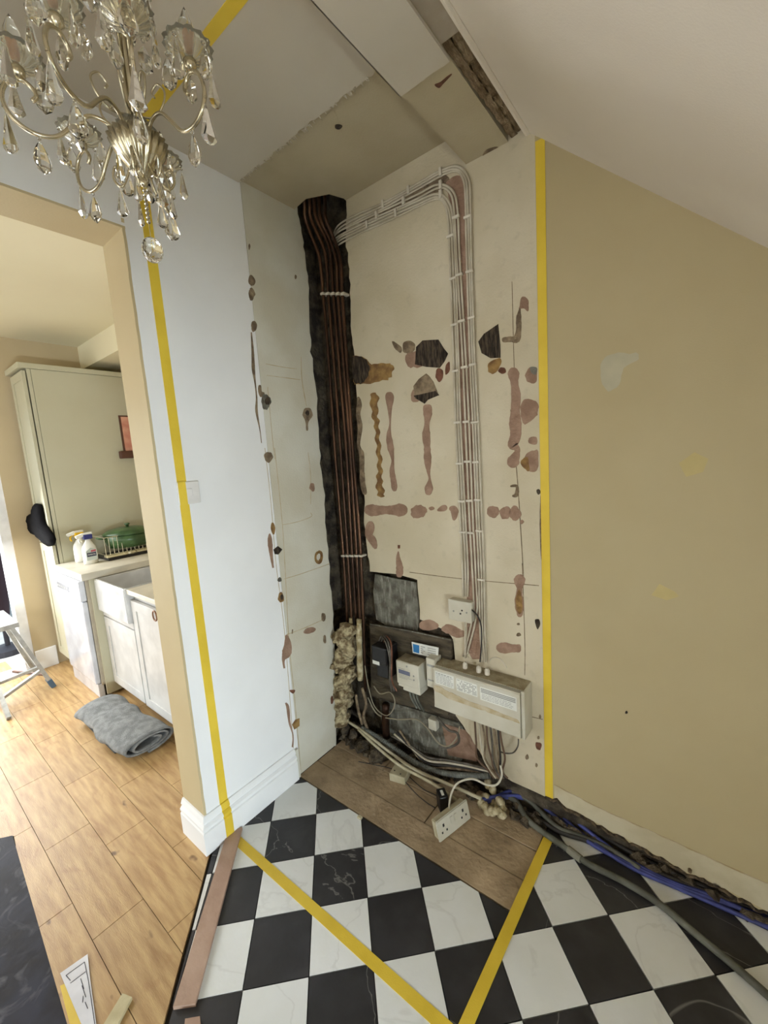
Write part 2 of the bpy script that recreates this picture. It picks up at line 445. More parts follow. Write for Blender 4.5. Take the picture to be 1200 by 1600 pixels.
# band of older paint where the skirting board was torn off
ridge = [wb(x, y, .0005) for x, y in [(866, 1226), (885, 1236), (940, 1264), (1000, 1291), (1060, 1318), (1130, 1350), (1199, 1381)]]
ridge.append(Vector((1.6, YB, .12)))
rg = cat(ridge, 5)
bot = [Vector((p.x, 0, 0)) for p in reversed(rg)]
def lowz(x):
    for a, b in zip(lo_, lo_[1:]):
        if a.x <= x <= b.x and b.x > a.x: return a.z + (b.z - a.z) * (x - a.x) / (b.x - a.x)
    return lo_[0].z
pp = [Vector((p.x, YB, p.z)) for p in rg] + [Vector((p.x, YB, lowz(p.x) + .002)) for p in reversed(rg)]
plate('paint_band', pp, (0, -.0012, 0), mat('skirting_line_paint', (196, 186, 158), .8, (182, 170, 140), 9, .2, 90), wall_right)
obj('torn_paint_ridge', tube(B(), [Vector((p.x, YB - .001, p.z + .001 * math.sin(p.x * 80))) for p in rg], .0022, 5, 0), M_gum, wall_right)
M_rub = mat('shaded_mortar_edge', (112, 94, 70), .95, (52, 42, 30), 40, 1.0, 120, detail=8)  # broken mortar, darkened for the shadow under the torn plaster
crust = [Vector((p.x, YB + .008, p.z - .012 + .006 * noise.noise(p * 30))) for p in lo_ if p.x < .5]
obj('broken_plaster_edge', tube(B(), crust, .009, 6, 0), M_rub, wall_right)

# ceilings
ceiling = plate('ceiling', ragged((XL, 1.180, ZC), (-.75, 1.180, ZC), 90, .012, (0, 1, 0)) + [Vector((-.75, -2.7, ZC)), Vector((XL, -2.7, ZC))], (0, 0, .012), M_ceil, kind='structure')
plate('old_ceiling_board', [(-1.78, 1.0, ZC + .0125), (-.70, 1.0, ZC + .0125), (-.70, 1.8, ZC + .0125), (-1.37, 1.8, ZC + .0125), (-1.385, 1.66, ZC + .0125), (-1.375, 1.59, ZC + .0125), (-1.40, 1.52, ZC + .0125), (-1.50, 1.47, ZC + .0125), (-1.60, 1.485, ZC + .0125), (-1.78, 1.50, ZC + .0125)], (0, 0, .02), M_alccl, ceiling)
bxo('ceiling_void', -1.78, -1.2, 1.40, 1.80, 2.95, 2.98, M_void, ceiling)
bxo('ceiling_void', -1.78, 0.2, -2.7, 1.80, 2.99, 3.02, M_void, ceiling)
fr = B()
for k in range(70):      # torn lining paper along the broken edge
    x = -1.595 + .78 * random.random(); l = .004 + .012 * random.random()
    y = 1.181 + .004 * random.random()
    prism(fr, [(x, y - .006, ZC - .0004), (x + .007, y - .006, ZC - .0004), (x + .004, y + l * .7, ZC - .0015 - l * .3)], (0, 0, .0006))
obj('torn_paper_fringe', fr, M_torn, ceiling, kind='stuff')
# boxing between the flat and the sloping ceiling
ZB = 2.655
bulk = bxo('trim_1', -.765, -.60, -2.7, 1.80, ZB, 2.99, M_alccl, kind='structure')
bulk['label'] = 'boxed-in beam between the flat and the sloping ceiling'
plate('beam_casing', ragged((-.768, 1.180, ZB - .010), (-.600, 1.180, ZB - .010), 16, .004, (0, 1, 0)) + [Vector((-.600, -2.7, ZB - .010)), Vector((-.768, -2.7, ZB - .010))], (0, 0, .010), M_ceil, bulk)
bxo('beam_casing', -.768, -.7655, -2.7, 1.18, ZB - .010, 2.76, M_ceil, bulk)
# slope: passes through x=-.52 z=2.645 and x=.107 z=2.07
SX0, SZ0, SX1, SZ1 = -.527, 2.650, 1.45, .825
def sz(x): return SZ0 + (SZ1 - SZ0) * (x - SX0) / (SX1 - SX0)
def slope_piece(x0, x1, y0, y1, par=None, name='slope_board'):
    q = [Vector((x0, y0, sz(x0))), Vector((x1, y0, sz(x1))), Vector((x1, y1, sz(x1))), Vector((x0, y1, sz(x0)))]
    return plate(name, q, (.045, 0, .045), M_slope, par, kind=None if par else 'structure')
slope = slope_piece(SX0, 1.7, -2.7, 1.70, None, 'ceiling_slope')
obj('slope_edge_bead', tube(B(), [(SX0 - .004, -2.6, SZ0 + .002), (SX0 - .004, 0, SZ0 + .002), (SX0 - .006, 1.1, SZ0 + .003), (SX0 - .004, 1.62, SZ0 + .001)], .011, 8, 3), M_slope, slope)
# the torn groove between the beam and the slope
gv = B(); yy = [-2.7, -1, 0, .5, .8, 1.0, 1.12, 1.17]
box(gv, -.62, -.51, -2.7, 1.135, ZB + .002, ZB + .014)
obj('shadow_band_strip', gv, mat('shadow_band_grey', (180, 170, 154), .9, (160, 148, 130), 10, .3, 90), bulk)  # recessed strip, its grey stands for the shadowed band beside the beam
gr = B()
n = 60
for s_, (xa, xb, za) in enumerate(((-.600, -.578, .004), (-.578, -.552, .012), (-.552, -.530, .006))):
    top = []; 
    for k in range(n + 1):
        y = 1.135 + (YB - 1.135) * k / n
        j = .007 * noise.noise(Vector((s_ * 3, y * 24, 0)))
        top.append((xa + j + .012 * (k / n), xb + j + .012 * (k / n), y, ZB + za + .008 * noise.noise(Vector((y * 40, s_, 2)))))
    va = [(gr.verts.new((a, y, z)), gr.verts.new((b, y, z + .004))) for a, b, y, z in top]
    for p, q in zip(va, va[1:]): gr.faces.new((p[0], p[1], q[1], q[0]))
M_groove = mat('torn_groove', (158, 138, 108), .95, (112, 92, 66), 22, 1.0, 80, stretch=(3, .8, 1), detail=8)
obj('torn_groove', gr, M_groove, bulk)
bxo('torn_groove', -.61, -.50, 1.13, 1.70, ZB + .022, ZB + .04, M_groove, bulk)
bxo('beam_backing', -.62, -.45, -2.7, 1.8, ZB + .04, ZB + .06, M_void, bulk)
# remaining shell
wall_knee = bxo('wall_knee', 1.20, 1.32, -2.7, -1.07, 0, 1.1, M_cream, kind='structure')
bxo('wall_section', 1.20, 1.32, -.17, 1.8, 0, 1.1, M_cream, wall_knee)
bxo('wall_section', 1.20, 1.32, -1.07, -.17, 0, .30, M_cream, wall_knee)
bxo('shaping_reveal', 1.32, 2.0, -1.19, -1.07, .18, 1.15, M_white, wall_knee)  # unseen deep reveal, shaped to keep daylight off right wall and upper left wall
bxo('shaping_reveal', 1.32, 2.0, -.17, -.05, .18, 1.15, M_white, wall_knee)
bxo('shaping_reveal', 1.32, 2.0, -1.19, -.05, .18, .30, M_white, wall_knee)
bxo('shaping_reveal', 1.20, 2.0, -1.19, -.05, .80, 1.15, M_white, wall_knee)
wall_rear = bxo('wall_rear', -1.78, -.6, -2.75, -2.6, 0, 2.95, M_cream, kind='structure')
bxo('wall_section', .6, 1.7, -2.75, -2.6, 0, 2.95, M_cream, wall_rear)
bxo('wall_section', -.6, .6, -2.75, -2.6, 2.12, 2.95, M_cream, wall_rear)
door_1 = bxo('door_1', -.6, -.52, -2.70, -2.64, 0, 2.12, M_frame, kind='structure')  # unseen glazed door, added around the rear fill lamp
for a in ((.52, .6, 0, 2.12), (-.04, .04, .08, 2.04), (-.52, .52, 0, .08), (-.52, .52, 2.04, 2.12)):
    bxo('door_frame', a[0], a[1], -2.70, -2.64, a[2], a[3], M_frame, door_1)
window_1 = bxo('window_1', 1.96, 2.0, -1.07, -1.03, .30, .80, M_frame, kind='structure')
for a in ((-.21, -.17, .30, .80), (-1.03, -.21, .30, .33), (-1.03, -.21, .78, .80)):
    bxo('window_frame', 1.96, 2.0, a[0], a[1], a[2], a[3], M_frame, window_1)
bxo('window_pane', 1.972, 1.978, -1.03, -.21, .33, .78, M_pane, window_1)
bxo('door_pane', -.52, -.04, -2.672, -2.668, .08, 2.04, M_pane, door_1); bxo('door_pane', .04, .52, -2.672, -2.668, .08, 2.04, M_pane, door_1)
# kitchen shell
wall_kitchen = bxo('wall_kitchen_far', -4.55, -4.37, .72, 1.75, 0, 2.80, M_kit, kind='structure')
bxo('wall_section', -4.55, -4.37, -.62, .72, 2.12, 2.80, M_kit, wall_kitchen)
bxo('wall_section', -4.55, -4.37, -2.2, -.62, 0, 2.80, M_kit, wall_kitchen)
wkb = bxo('wall_kitchen_back', -4.55, -1.775, 1.60, 1.80, 0, 2.80, M_kit, kind='structure')
bxo('wall_kitchen_bulkhead', -4.37, -1.775, 1.375, 1.60, 2.50, 2.70, M_kceil, kind='structure')
ceilk = bxo('ceiling_kitchen', -4.55, -1.775, -2.2, 1.80, 2.692, 2.84, M_kceil, kind='structure')
wkf = bxo('wall_kitchen_front', -4.55, -4.0, -2.2, -2.05, 0, 2.8, M_kit, kind='structure')
bxo('wall_section', -2.2, -1.775, -2.2, -2.05, 0, 2.8, M_kit, wkf)
bxo('wall_section', -4.0, -2.2, -2.2, -2.05, 0, .85, M_kit, wkf)
bxo('wall_section', -4.0, -2.2, -2.2, -2.05, 2.1, 2.8, M_kit, wkf)
w2 = bxo('window_2', -4.0, -3.94, -2.16, -2.10, .85, 2.1, M_frame, kind='structure')
for a in ((-2.26, -2.2, .85, 2.1), (-3.13, -3.07, .91, 2.04), (-3.94, -2.26, .85, .91), (-3.94, -2.26, 2.04, 2.1)):
    bxo('window_frame', a[0], a[1], -2.16, -2.10, a[2], a[3], M_frame, w2)
bxo('window_pane', -3.94, -3.13, -2.132, -2.128, .91, 2.04, M_pane, w2); bxo('window_pane', -3.07, -2.26, -2.132, -2.128, .91, 2.04, M_pane, w2)
d2 = bxo('door_2', -4.52, -4.38, .655, .72, 0, 2.12, M_frame, kind='structure')
bxo('door_frame', -4.50, -4.40, -.62, -.56, 0, 2.12, M_frame, d2)
bxo('door_frame', -4.50, -4.40, -.56, .655, 2.05, 2.12, M_frame, d2)
bxo('threshold', -4.55, -4.37, -.56, .655, -.012, .02, M_frame, d2)
bxo('baseboard_kitchen', -4.37, -4.352, .724, .865, 0, .166, M_white, kind='structure', bev=.003)
bxo('ground_outside', -12, -4.56, -6, 8, -.2, -.03, M_pave, kind='structure')

# skirting on the left wall: moulded profile, mitred round the opening
prof = [(0, 0), (.022, 0), (.022, .098), (.016, .102), (.016, .106), (.021, .110), (.021, .119), (.013, .127), (.010, .129), (.010, .134), (.015, .138), (.011, .149), (.006, .159), (0, .160)]
sk = B()
def prof_run(bm, pts):          # pts: list of functions offset->xy for each station
    rings = [[bm.verts.new((*f(o), z)) for o, z in prof] for f in pts]
    for a, b in zip(rings, rings[1:]):
        for k in range(len(prof)): bm.faces.new((a[k], a[(k + 1) % len(prof)], b[(k + 1) % len(prof)], b[k]))
    bm.faces.new(rings[0][::-1]); bm.faces.new(rings[-1])
prof_run(sk, [lambda o: (XL + o, 1.162), lambda o: (XL + o, .69 - o), lambda o: (-1.775, .69 - o)])
skirt = obj('baseboard_left', sk, M_white, kind='structure')
bxo('baseboard_left_end', -1.60, -1.585, 1.163, 1.178, 0, .155, M_panel, kind='structure')

# ------------------------------------------------------------------ bare patches on the walls
def patch(name, pts, m, plane, par, closed_smooth=True, off=.0012):
    if plane == 'b': P = [on(1, YB, *p) for p in pts]; vec = (0, -off, 0)
    else: P = [on(0, XL, *p) for p in pts]; vec = (off, 0, 0)
    if closed_smooth: P = cat(P, 4, closed=True)
    c = sum(P, Vector((0, 0, 0))) / len(P)
    P = [p + (p - c) * (.16 * noise.noise(p * 60) + .08 * noise.noise(p * 160)) for p in P]
    plate(name, P, vec, m, par)
def ell(cx, cy, rx, ry=None, n=9):
    ry = ry or rx
    return [(cx + rx * math.cos(2 * math.pi * k / n) * (1 + .12 * math.sin(k * 2.3 + cx)), cy + ry * math.sin(2 * math.pi * k / n) * (1 + .12 * math.cos(k * 1.7 + cy))) for k in range(n)]
def strip(name, path, m, plane, par, scale=1.0, wav=0.0, off=.0013):
    """path of (x, y, width) in photograph pixels"""
    C = cat([Vector(p) for p in path], 5)
    L, R = [], []
    for i, p in enumerate(C):
        t = (C[min(i + 1, len(C) - 1)] - C[max(i - 1, 0)]); t.z = 0; t.normalize(); nrm = Vector((-t.y, t.x, 0))
        q = Vector((p.x, p.y, 0)) + nrm * wav * math.sin(i * 1.25)
        e_ = min(i, len(C) - 1 - i); w = max(abs(p.z), .8) / 2
        if w > 1.5: w *= (1 + .16 * noise.noise(Vector((p.x, p.y, 0)) * .22)) * (.45, .8, .95, 1)[min(e_, 3)]
        L.append(q + nrm * w); R.append(q - nrm * w)
    pts = L + R[::-1]
    if plane == 'b': P = [on(1, YB, p.x, p.y) for p in pts]; vec = (0, -off, 0)
    else: P = [on(0, XL, p.x, p.y) for p in pts]; vec = (off, 0, 0)
    bm = B(); n = len(L); ve = Vector(vec)
    a = [bm.verts.new(p + ve) for p in P]; b = [bm.verts.new(p) for p in P]
    N2 = len(P)
    for i in range(n - 1):
        j = N2 - 1 - i
        bm.faces.new((a[i], a[i + 1], a[j - 1], a[j]))
    for i in range(N2): bm.faces.new((a[i], b[i], b[(i + 1) % N2], a[(i + 1) % N2]))
    obj(name, bm, m, par, recalc=True)
def s6(l): return [(540 + p[0] / 3.3333, 440 + p[1] / 3.3333) + tuple(w / 3.3333 for w in p[2:]) for p in l]
def s8(l): return [(500 + p[0] / 3.158, 880 + p[1] / 3.158) + tuple(w / 3.158 for w in p[2:]) for p in l]
def s5(l): return [(370 + p[0] / 3.638, 280 + p[1] / 3.638) + tuple(w / 3.638 for w in p[2:]) for p in l]
def s7(l): return [(380 + p[0] / 2.963, 700 + p[1] / 2.963) + tuple(w / 2.963 for w in p[2:]) for p in l]
A = wall_alcove
NP = 'plaster_patch'
# chase of bare plaster behind the cables
strip(NP, [(703, 280, 30), (713, 296, 30), (716, 330, 20), (718, 400, 20), (724, 500, 22), (728, 600, 22), (733, 700, 22), (738, 800, 22), (741, 900, 24), (743, 960, 26), (745, 1030, 30)], M_pink, 'b', A, off=.0009)
strip(NP, [(560, 348, 6), (600, 330, 12), (640, 309, 14), (680, 290, 20), (703, 282, 24)], M_tan, 'b', A, off=.0008)
patch(NP, s6([(38, 390), (100, 395), (135, 430), (200, 425), (250, 435), (250, 480), (215, 510), (130, 530), (60, 535), (42, 520)]), M_ochre, 'b', A)
patch(NP, s6([(36, 390), (98, 396), (125, 440), (112, 500), (90, 528), (45, 520)]), M_dark, 'b', A, off=.002)
strip(NP, s6([(150, 578, 30), (150, 620, 42), (152, 690, 30), (162, 740, 26), (166, 800, 22), (172, 870, 22), (178, 940, 22), (178, 1000, 26), (176, 1050, 32), (184, 1100, 36), (188, 1124, 26)]), M_ochre, 'b', A, wav=1.6)
strip(NP, s6([(226, 575, 34), (230, 610, 44), (230, 660, 24), (232, 740, 8), (226, 800, 26), (234, 860, 34), (246, 930, 14), (242, 985, 26), (252, 1050, 30), (256, 1092, 26)]), M_pink, 'b', A)
strip(NP, s6([(425, 640, 50), (428, 690, 44), (424, 740, 26), (420, 800, 40), (425, 860, 34), (428, 930, 38), (432, 990, 18), (438, 1030, 12), (434, 1075, 44), (430, 1112, 30)]), M_pink, 'b', A)
patch(NP, s6([(312, 385), (350, 368), (400, 372), (400, 440), (340, 448), (316, 430)]), M_pink, 'b', A)
patch(NP, s6([(365, 340), (400, 305), (440, 300), (485, 300), (512, 345), (532, 375), (522, 420), (490, 447), (420, 445), (365, 430)]), M_dark, 'b', A, False, off=.002)
patch(NP, s6([(300, 322), (330, 306), (362, 330), (348, 370), (303, 372)]), M_tan, 'b', A)
patch(NP, s6([(243, 310), (290, 340), (286, 370), (255, 345)]), M_tan, 'b', A)
patch(NP, s6([(475, 455), (508, 458), (506, 500), (490, 525), (470, 500)]), M_red, 'b', A)
patch(NP, s6([(522, 438), (540, 420), (542, 468), (520, 486)]), M_red, 'b', A)
patch(NP, s6([(342, 580), (360, 560), (382, 620), (345, 624)]), M_pink, 'b', A)
patch(NP, s6([(355, 545), (380, 505), (420, 482), (436, 490), (460, 520), (482, 590), (430, 620), (410, 636), (365, 605)]), M_tan, 'b', A, False, off=.0018)
patch(NP, s6([(362, 596), (470, 570), (484, 592), (430, 616), (412, 636), (372, 612)]), M_dark, 'b', A, False, off=.003)
patch(NP, s6([(688, 312), (720, 270), (795, 222), (808, 330), (802, 390), (755, 396), (706, 376)]), M_dark, 'b', A, False, off=.002)
patch(NP, s6([(750, 420), (800, 400), (812, 422), (790, 466), (760, 482), (742, 460)]), M_ochre, 'b', A)
patch(NP, s6(ell(816, 462, 20, 17)), M_red, 'b', A)
patch(NP, s6(ell(653, 358, 11, 20)), M_red, 'b', A)
patch(NP, s6([(905, 130), (915, 85), (935, 76), (955, 110), (950, 155), (930, 140), (905, 140)]), M_pink, 'b', A)
strip(NP, s6([(908, 140, 8), (902, 190, 26), (902, 250, 28), (890, 300, 36), (860, 300, 30), (815, 305, 30)]), M_tan, 'b', A)
strip(NP, s6([(875, 448, 40), (875, 480, 60), (880, 530, 40), (888, 600, 50), (884, 670, 46), (884, 740, 64), (886, 800, 56), (872, 850, 50), (896, 870, 26), (890, 900, 36), (874, 935, 64), (874, 970, 40)]), M_pink, 'b', A)
patch(NP, s6([(915, 640), (940, 615), (990, 622), (1004, 665), (990, 702), (935, 742), (915, 715)]), M_pink, 'b', A)
patch(NP, s6([(935, 490), (960, 450), (995, 446), (996, 500), (985, 532), (950, 522)]), M_pink, 'b', A)
patch(NP, s6([(965, 446), (995, 446), (992, 485), (968, 475)]), M_grey, 'b', A, off=.002)
patch(NP, s6(ell(978, 828, 24)), M_pink, 'b', A)
patch(NP, s6([(938, 900), (980, 880), (1002, 886), (1004, 960), (985, 988), (945, 985), (930, 950)]), M_pink, 'b', A)
patch(NP, s6([(915, 930), (950, 915), (956, 985), (920, 962)]), M_ochre, 'b', A, off=.002)
strip(NP, s6([(858, 1066, 14), (892, 1066, 14), (890, 1110, 22), (868, 1116, 12)]), M_tan, 'b', A)
strip(NP, s6([(100, 1185, 50), (150, 1192, 62), (200, 1190, 44), (245, 1190, 50), (285, 1190, 72), (322, 1192, 40)]), M_pink, 'b', A)
patch(NP, s6(ell(378, 1200, 42, 34)), M_pink, 'b', A)
patch(NP, s6(ell(448, 1182, 14, 10)), M_pink, 'b', A)
strip(NP, s6([(478, 1192, 14), (510, 1180, 34), (530, 1175, 20)]), M_pink, 'b', A)
strip(NP, s6([(540, 1180, 20), (565, 1188, 40), (568, 1215, 34), (564, 1244, 16)]), M_pink, 'b', A)
patch(NP, s6(ell(767, 1198, 32)), M_pink, 'b', A)
patch(NP, s6(ell(832, 1206, 30, 34)), M_pink, 'b', A); patch(NP, s6(ell(884, 1208, 32, 34)), M_pink, 'b', A)
patch(NP, s6(ell(919, 1252, 10)), M_pink, 'b', A)
strip(NP, s6([(66, 600, 14), (72, 640, 26), (66, 690, 22), (76, 760, 24), (68, 850, 16), (84, 900, 26), (86, 980, 24), (90, 1050, 26), (102, 1110, 28)]), M_tan, 'b', A)
strip(NP, s6([(130, 1248, 30), (128, 1280, 46), (122, 1320, 40), (142, 1350, 40), (158, 1392, 20)]), M_pink, 'b', A)
strip(NP, s6([(278, 1372, 26), (278, 1390, 26)]), M_red, 'b', A)
strip(NP, s6([(275, 1405, 5), (274, 1440, 22), (282, 1490, 36), (280, 1540, 36)]), M_pink, 'b', A)
strip(NP, s8([(985, 55, 30), (985, 85, 58), (985, 125, 26), (982, 160, 36), (984, 205, 46), (986, 240, 32), (986, 266, 22)]), M_pink, 'b', A)
strip(NP, s8([(984, 130, 10), (982, 165, 26), (984, 210, 32), (986, 250, 16)]), M_ochre, 'b', A, off=.002)
strip(NP, s8([(870, 415, 36), (910, 418, 56), (950, 420, 40), (992, 420, 46)]), M_pink, 'b', A)
patch(NP, s8(ell(980, 352, 12, 9)), M_tan, 'b', A); patch(NP, s8(ell(979, 300, 8, 6)), M_tan, 'b', A)
strip(NP, s8([(490, 308, 40), (540, 305, 52), (585, 312, 26)]), M_pink, 'b', A)
strip(NP, s8([(600, 325, 26), (640, 325, 50), (680, 345, 44), (718, 348, 30)]), M_pink, 'b', A)
patch(NP, s8([(1065, 884), (1092, 890), (1088, 922), (1068, 914)]), M_red, 'b', A)
patch(NP, s8([(1062, 280), (1080, 276), (1086, 300), (1076, 326), (1066, 310)]), M_void, 'b', A)
for cx, cy, r in ((1086, 756, 6), (1022, 956, 8), (1078, 860, 6), (1068, 996, 6)): patch(NP, s8(ell(cx, cy, r, r * 1.6)), M_tan, 'b', A)
patch(NP, [(838, 766), (842, 764), (845, 769), (841, 773)], M_void, 'b', A)
# faint joints on the old white paint
for q in ([(798, 640, 1.2), (806, 720, 1.2), (812, 800, 1.2), (818, 900, 1.2)], [(640, 894, 1), (700, 902, 1), (760, 908, 1), (842, 915, 1.2)], [(800, 440, .9), (803, 560, .9), (806, 640, .9)], [(816, 880, 1), (820, 1000, 1), (820, 1055, 1)],
          [(820, 1118, 1), (835, 1121, 1), (848, 1124, 1)]):
    strip('pencil_line', q, M_tan, 'b', A, off=.0008)
# torn paint beside the yellow tape on the cream side
for q in ([(847, 650, 8), (850, 690, 9), (848, 705, 4)], [(848, 765, 6), (849, 800, 11), (850, 850, 12), (850, 885, 6)]):
    strip('torn_paint', q, M_tan, 'b', wall_right, off=.001)
M_fill = mat('filler_smear', (186, 178, 150), .8); M_fill2 = mat('old_glue_mark', (200, 182, 126), .8)
patch('filler_mark', [(938, 575), (950, 556), (985, 552), (1000, 560), (975, 575), (968, 600), (950, 612), (942, 600)], M_fill, 'b', wall_right, off=.0006)
patch('filler_mark', [(1062, 724), (1085, 706), (1107, 717), (1098, 737), (1072, 745)], M_fill2, 'b', wall_right, False, off=.0006)
patch('filler_mark', [(1018, 930), (1030, 912), (1055, 924), (1062, 932), (1042, 938)], M_fill2, 'b', wall_right, False, off=.0006)
patch('nail_hole', ell(979, 1113, 2.2), M_void, 'b', wall_right)
obj('wall_plug', lathe(B(), [(.0, 0), (.006, 0), (.006, .012), (.003, .014)], wb(1078, 1358, .0), 10, axis='y'), M_tan, wall_right)
for cx, cy in ((962, 568), (938, 544)): pass
# left panel patches
Lp = alc
strip(NP, s5([(78, 545, 18), (84, 575, 38), (90, 605, 26)]), M_tan, 'l', Lp); patch(NP, s5(ell(84, 655, 18, 34)), M_tan, 'l', Lp)
patch(NP, s5(ell(334, 555, 6, 12)), M_tan, 'l', Lp); patch(NP, s5(ell(71, 385, 5, 16)), M_tan, 'l', Lp)
strip(NP, s5([(95, 806, 24), (98, 840, 34), (92, 868, 12)]), M_tan, 'l', Lp)
strip(NP, s5([(82, 870, 6), (90, 980, 14), (94, 1080, 18), (104, 1160, 8), (112, 1240, 8), (112, 1320, 14), (130, 1420, 5), (140, 1500, 4)]), M_tan, 'l', Lp)
strip(NP, s5([(130, 1170, 20), (132, 1210, 20), (150, 1230, 40)]), M_tan, 'l', Lp)
patch(NP, s5(ell(165, 1265, 26, 44)), M_grey, 'l', Lp, off=.002); patch(NP, s5(ell(172, 1262, 14, 24)), M_dark, 'l', Lp, off=.003)
strip(NP, s5([(400, 1300, 40), (402, 1340, 56), (398, 1385, 14), (400, 1430, 16)]), M_tan, 'l', Lp); patch(NP, s5(ell(400, 1328, 10, 14)), M_dark, 'l', Lp, off=.002)
patch(NP, s7(ell(115, 42, 19, 26)), M_tan, 'l', Lp); patch(NP, s7(ell(319, 180, 13, 20)), M_pink, 'l', Lp)
strip(NP, s7([(135, 345, 12), (138, 375, 20), (140, 400, 8)]), M_ochre, 'l', Lp)
strip(NP, s7([(122, 396, 12), (124, 440, 22), (130, 500, 14), (138, 555, 8)]), M_pink, 'l', Lp)
patch(NP, s7([(140, 470), (160, 452), (178, 470), (162, 495), (146, 490)]), M_dark, 'l', Lp, False, off=.003)
strip(NP, s7([(346, 480, 18), (360, 486, 12), (362, 510, 12), (350, 530, 18), (336, 518, 10), (336, 495, 10), (348, 480, 14)]), M_ochre, 'l', Lp)
patch(NP, s7(ell(168, 610, 10)), M_grey, 'l', Lp); patch(NP, s7(ell(175, 692, 14, 24)), M_ochre, 'l', Lp); patch(NP, s7(ell(178, 690, 7, 13)), M_dark, 'l', Lp, off=.003)
strip(NP, s7([(200, 865, 16), (206, 910, 34), (200, 950, 44), (186, 980, 14), (190, 1020, 8)]), M_pink, 'l', Lp)
strip(NP, s7([(228, 840, 10), (226, 860, 12)]), M_tan, 'l', Lp)
strip(NP, s7([(280, 855, 12), (305, 845, 28), (335, 838, 16)]), M_pink, 'l', Lp)
patch(NP, s7(ell(371, 782, 10, 20)), M_tan, 'l', Lp); patch(NP, s7(ell(377, 885, 7, 20)), M_tan, 'l', Lp)
patch(NP, s7([(215, 1122), (240, 1120), (230, 1138)]), M_red, 'l', Lp)
strip(NP, s7([(196, 1180, 8), (206, 1200, 14), (214, 1270, 10), (230, 1330, 5), (228, 1385, 8)]), M_pink, 'l', Lp)
patch(NP, s7([(226, 1280), (240, 1255), (260, 1250), (258, 1285), (236, 1302)]), M_ochre, 'l', Lp, False, off=.003)
patch(NP, s7(ell(410, 1168, 6, 20)), M_red, 'l', Lp)
for q in (s7([(145, 0, 3), (180, 340, 3), (196, 600, 3), (212, 900, 3), (238, 1160, 3), (266, 1490, 3)]), s7([(180, 356, 3), (250, 342, 3), (314, 318, 3), (312, 300, 3)]), s7([(190, 606, 3), (270, 582, 3), (400, 536, 3)]),
          s7([(200, 864, 3), (280, 835, 3), (368, 795, 3)]), s7([(300, 20, 3), (312, 130, 3), (312, 260, 3)]), s5([(165, 1050, 4), (260, 1068, 4), (340, 1078, 4)]), s5([(170, 1115, 4), (270, 1128, 4), (360, 1140, 4)]),
          s5([(365, 1010, 4), (370, 1140, 4), (395, 1290, 4)]), s7([(100, 0, 2), (128, 250, 2), (150, 520, 2), (186, 800, 2), (210, 1080, 2), (232, 1390, 2)]), s5([(175, 1180, 3), (200, 1450, 3), (215, 1590, 3)])):
    strip('pencil_line', q, M_gum, 'l', Lp, off=.0008)
# marks on the old ceiling
def cmark(pts, z, m, par, name='plaster_patch'):
    P = cat([on(2, z, *p) for p in pts], 4, closed=True); plate(name, P, (0, 0, -.0012), m, par)
cmark([(524, 195), (530, 194), (535, 197), (530, 202), (524, 200)], ZC + .0125, M_dark, ceiling)
cmark([(508, 183), (518, 172), (524, 176), (528, 190), (515, 186)], ZC + .0125, M_alccl, ceiling)
cmark([(679, 132), (688, 128), (700, 118), (706, 116), (693, 130), (686, 137)], ZB, M_red, bulk)
cmark([(754, 243), (760, 234), (775, 229), (779, 232), (766, 240), (757, 247)], ZB, M_tan, bulk)

# ------------------------------------------------------------------ yellow tape
TW = .018
def tape(name, bm, label): return obj(name, bm, M_tape, label=label, cat='tape', group='yellow tape marking out a unit')
bm = B(); box(bm, XL, XL + .0016, .778 - TW, .778 + TW, .1598, ZC)
pr_ = [(o + .0014, z + (.0008 if z > .1 else 0)) for o, z in prof[1:-1]] + [(.0014, .161)]
va = [[bm.verts.new((XL + o + d, y_, z)) for o, z in pr_] for y_, d in ((.778 - TW, 0), (.778 + TW, 0))]
vb = [[bm.verts.new((XL + o - .0012, y_, z)) for o, z in pr_] for y_ in (.778 - TW, .778 + TW)]
for k in range(len(pr_) - 1):
    bm.faces.new((va[0][k], va[1][k], va[1][k + 1], va[0][k + 1])); bm.faces.new((vb[0][k], vb[0][k + 1], vb[1][k + 1], vb[1][k]))
tape('masking_tape', bm, 'yellow tape running down the white left wall over the light switch')
bm = box(B(), XL, -.77, .785 - TW, .785 + TW, ZC - .0014, ZC + .001)
tape('masking_tape', bm, 'yellow tape crossing the flat ceiling above the chandelier')
bm = prism(B(), [(-1.58, .785 - TW, -.0005), (-.46, .79 - TW, -.0005), (-.46, .79 + TW, -.0005), (-1.58, .785 + TW, -.0005)], (0, 0, .0018))
tape('masking_tape', bm, 'yellow tape crossing the chequered floor from the left skirting')
bm = prism(B(), [(-.487 - TW, .772, .0015), (-.487 + TW, .772, .0015), (-.470 + TW, 1.52, .0015), (-.470 - TW, 1.52, .0015)], (0, 0, .001))
tape('masking_tape', bm, 'yellow tape on the floor running back beside the worn boards')
bm = box(B(), -.487 - TW, -.487 + TW * .75, YB - .0022, YB + .001, wb(860, 1246).z, 2.61)
tape('masking_tape', bm, 'yellow tape running down the back wall beside the cream paint')

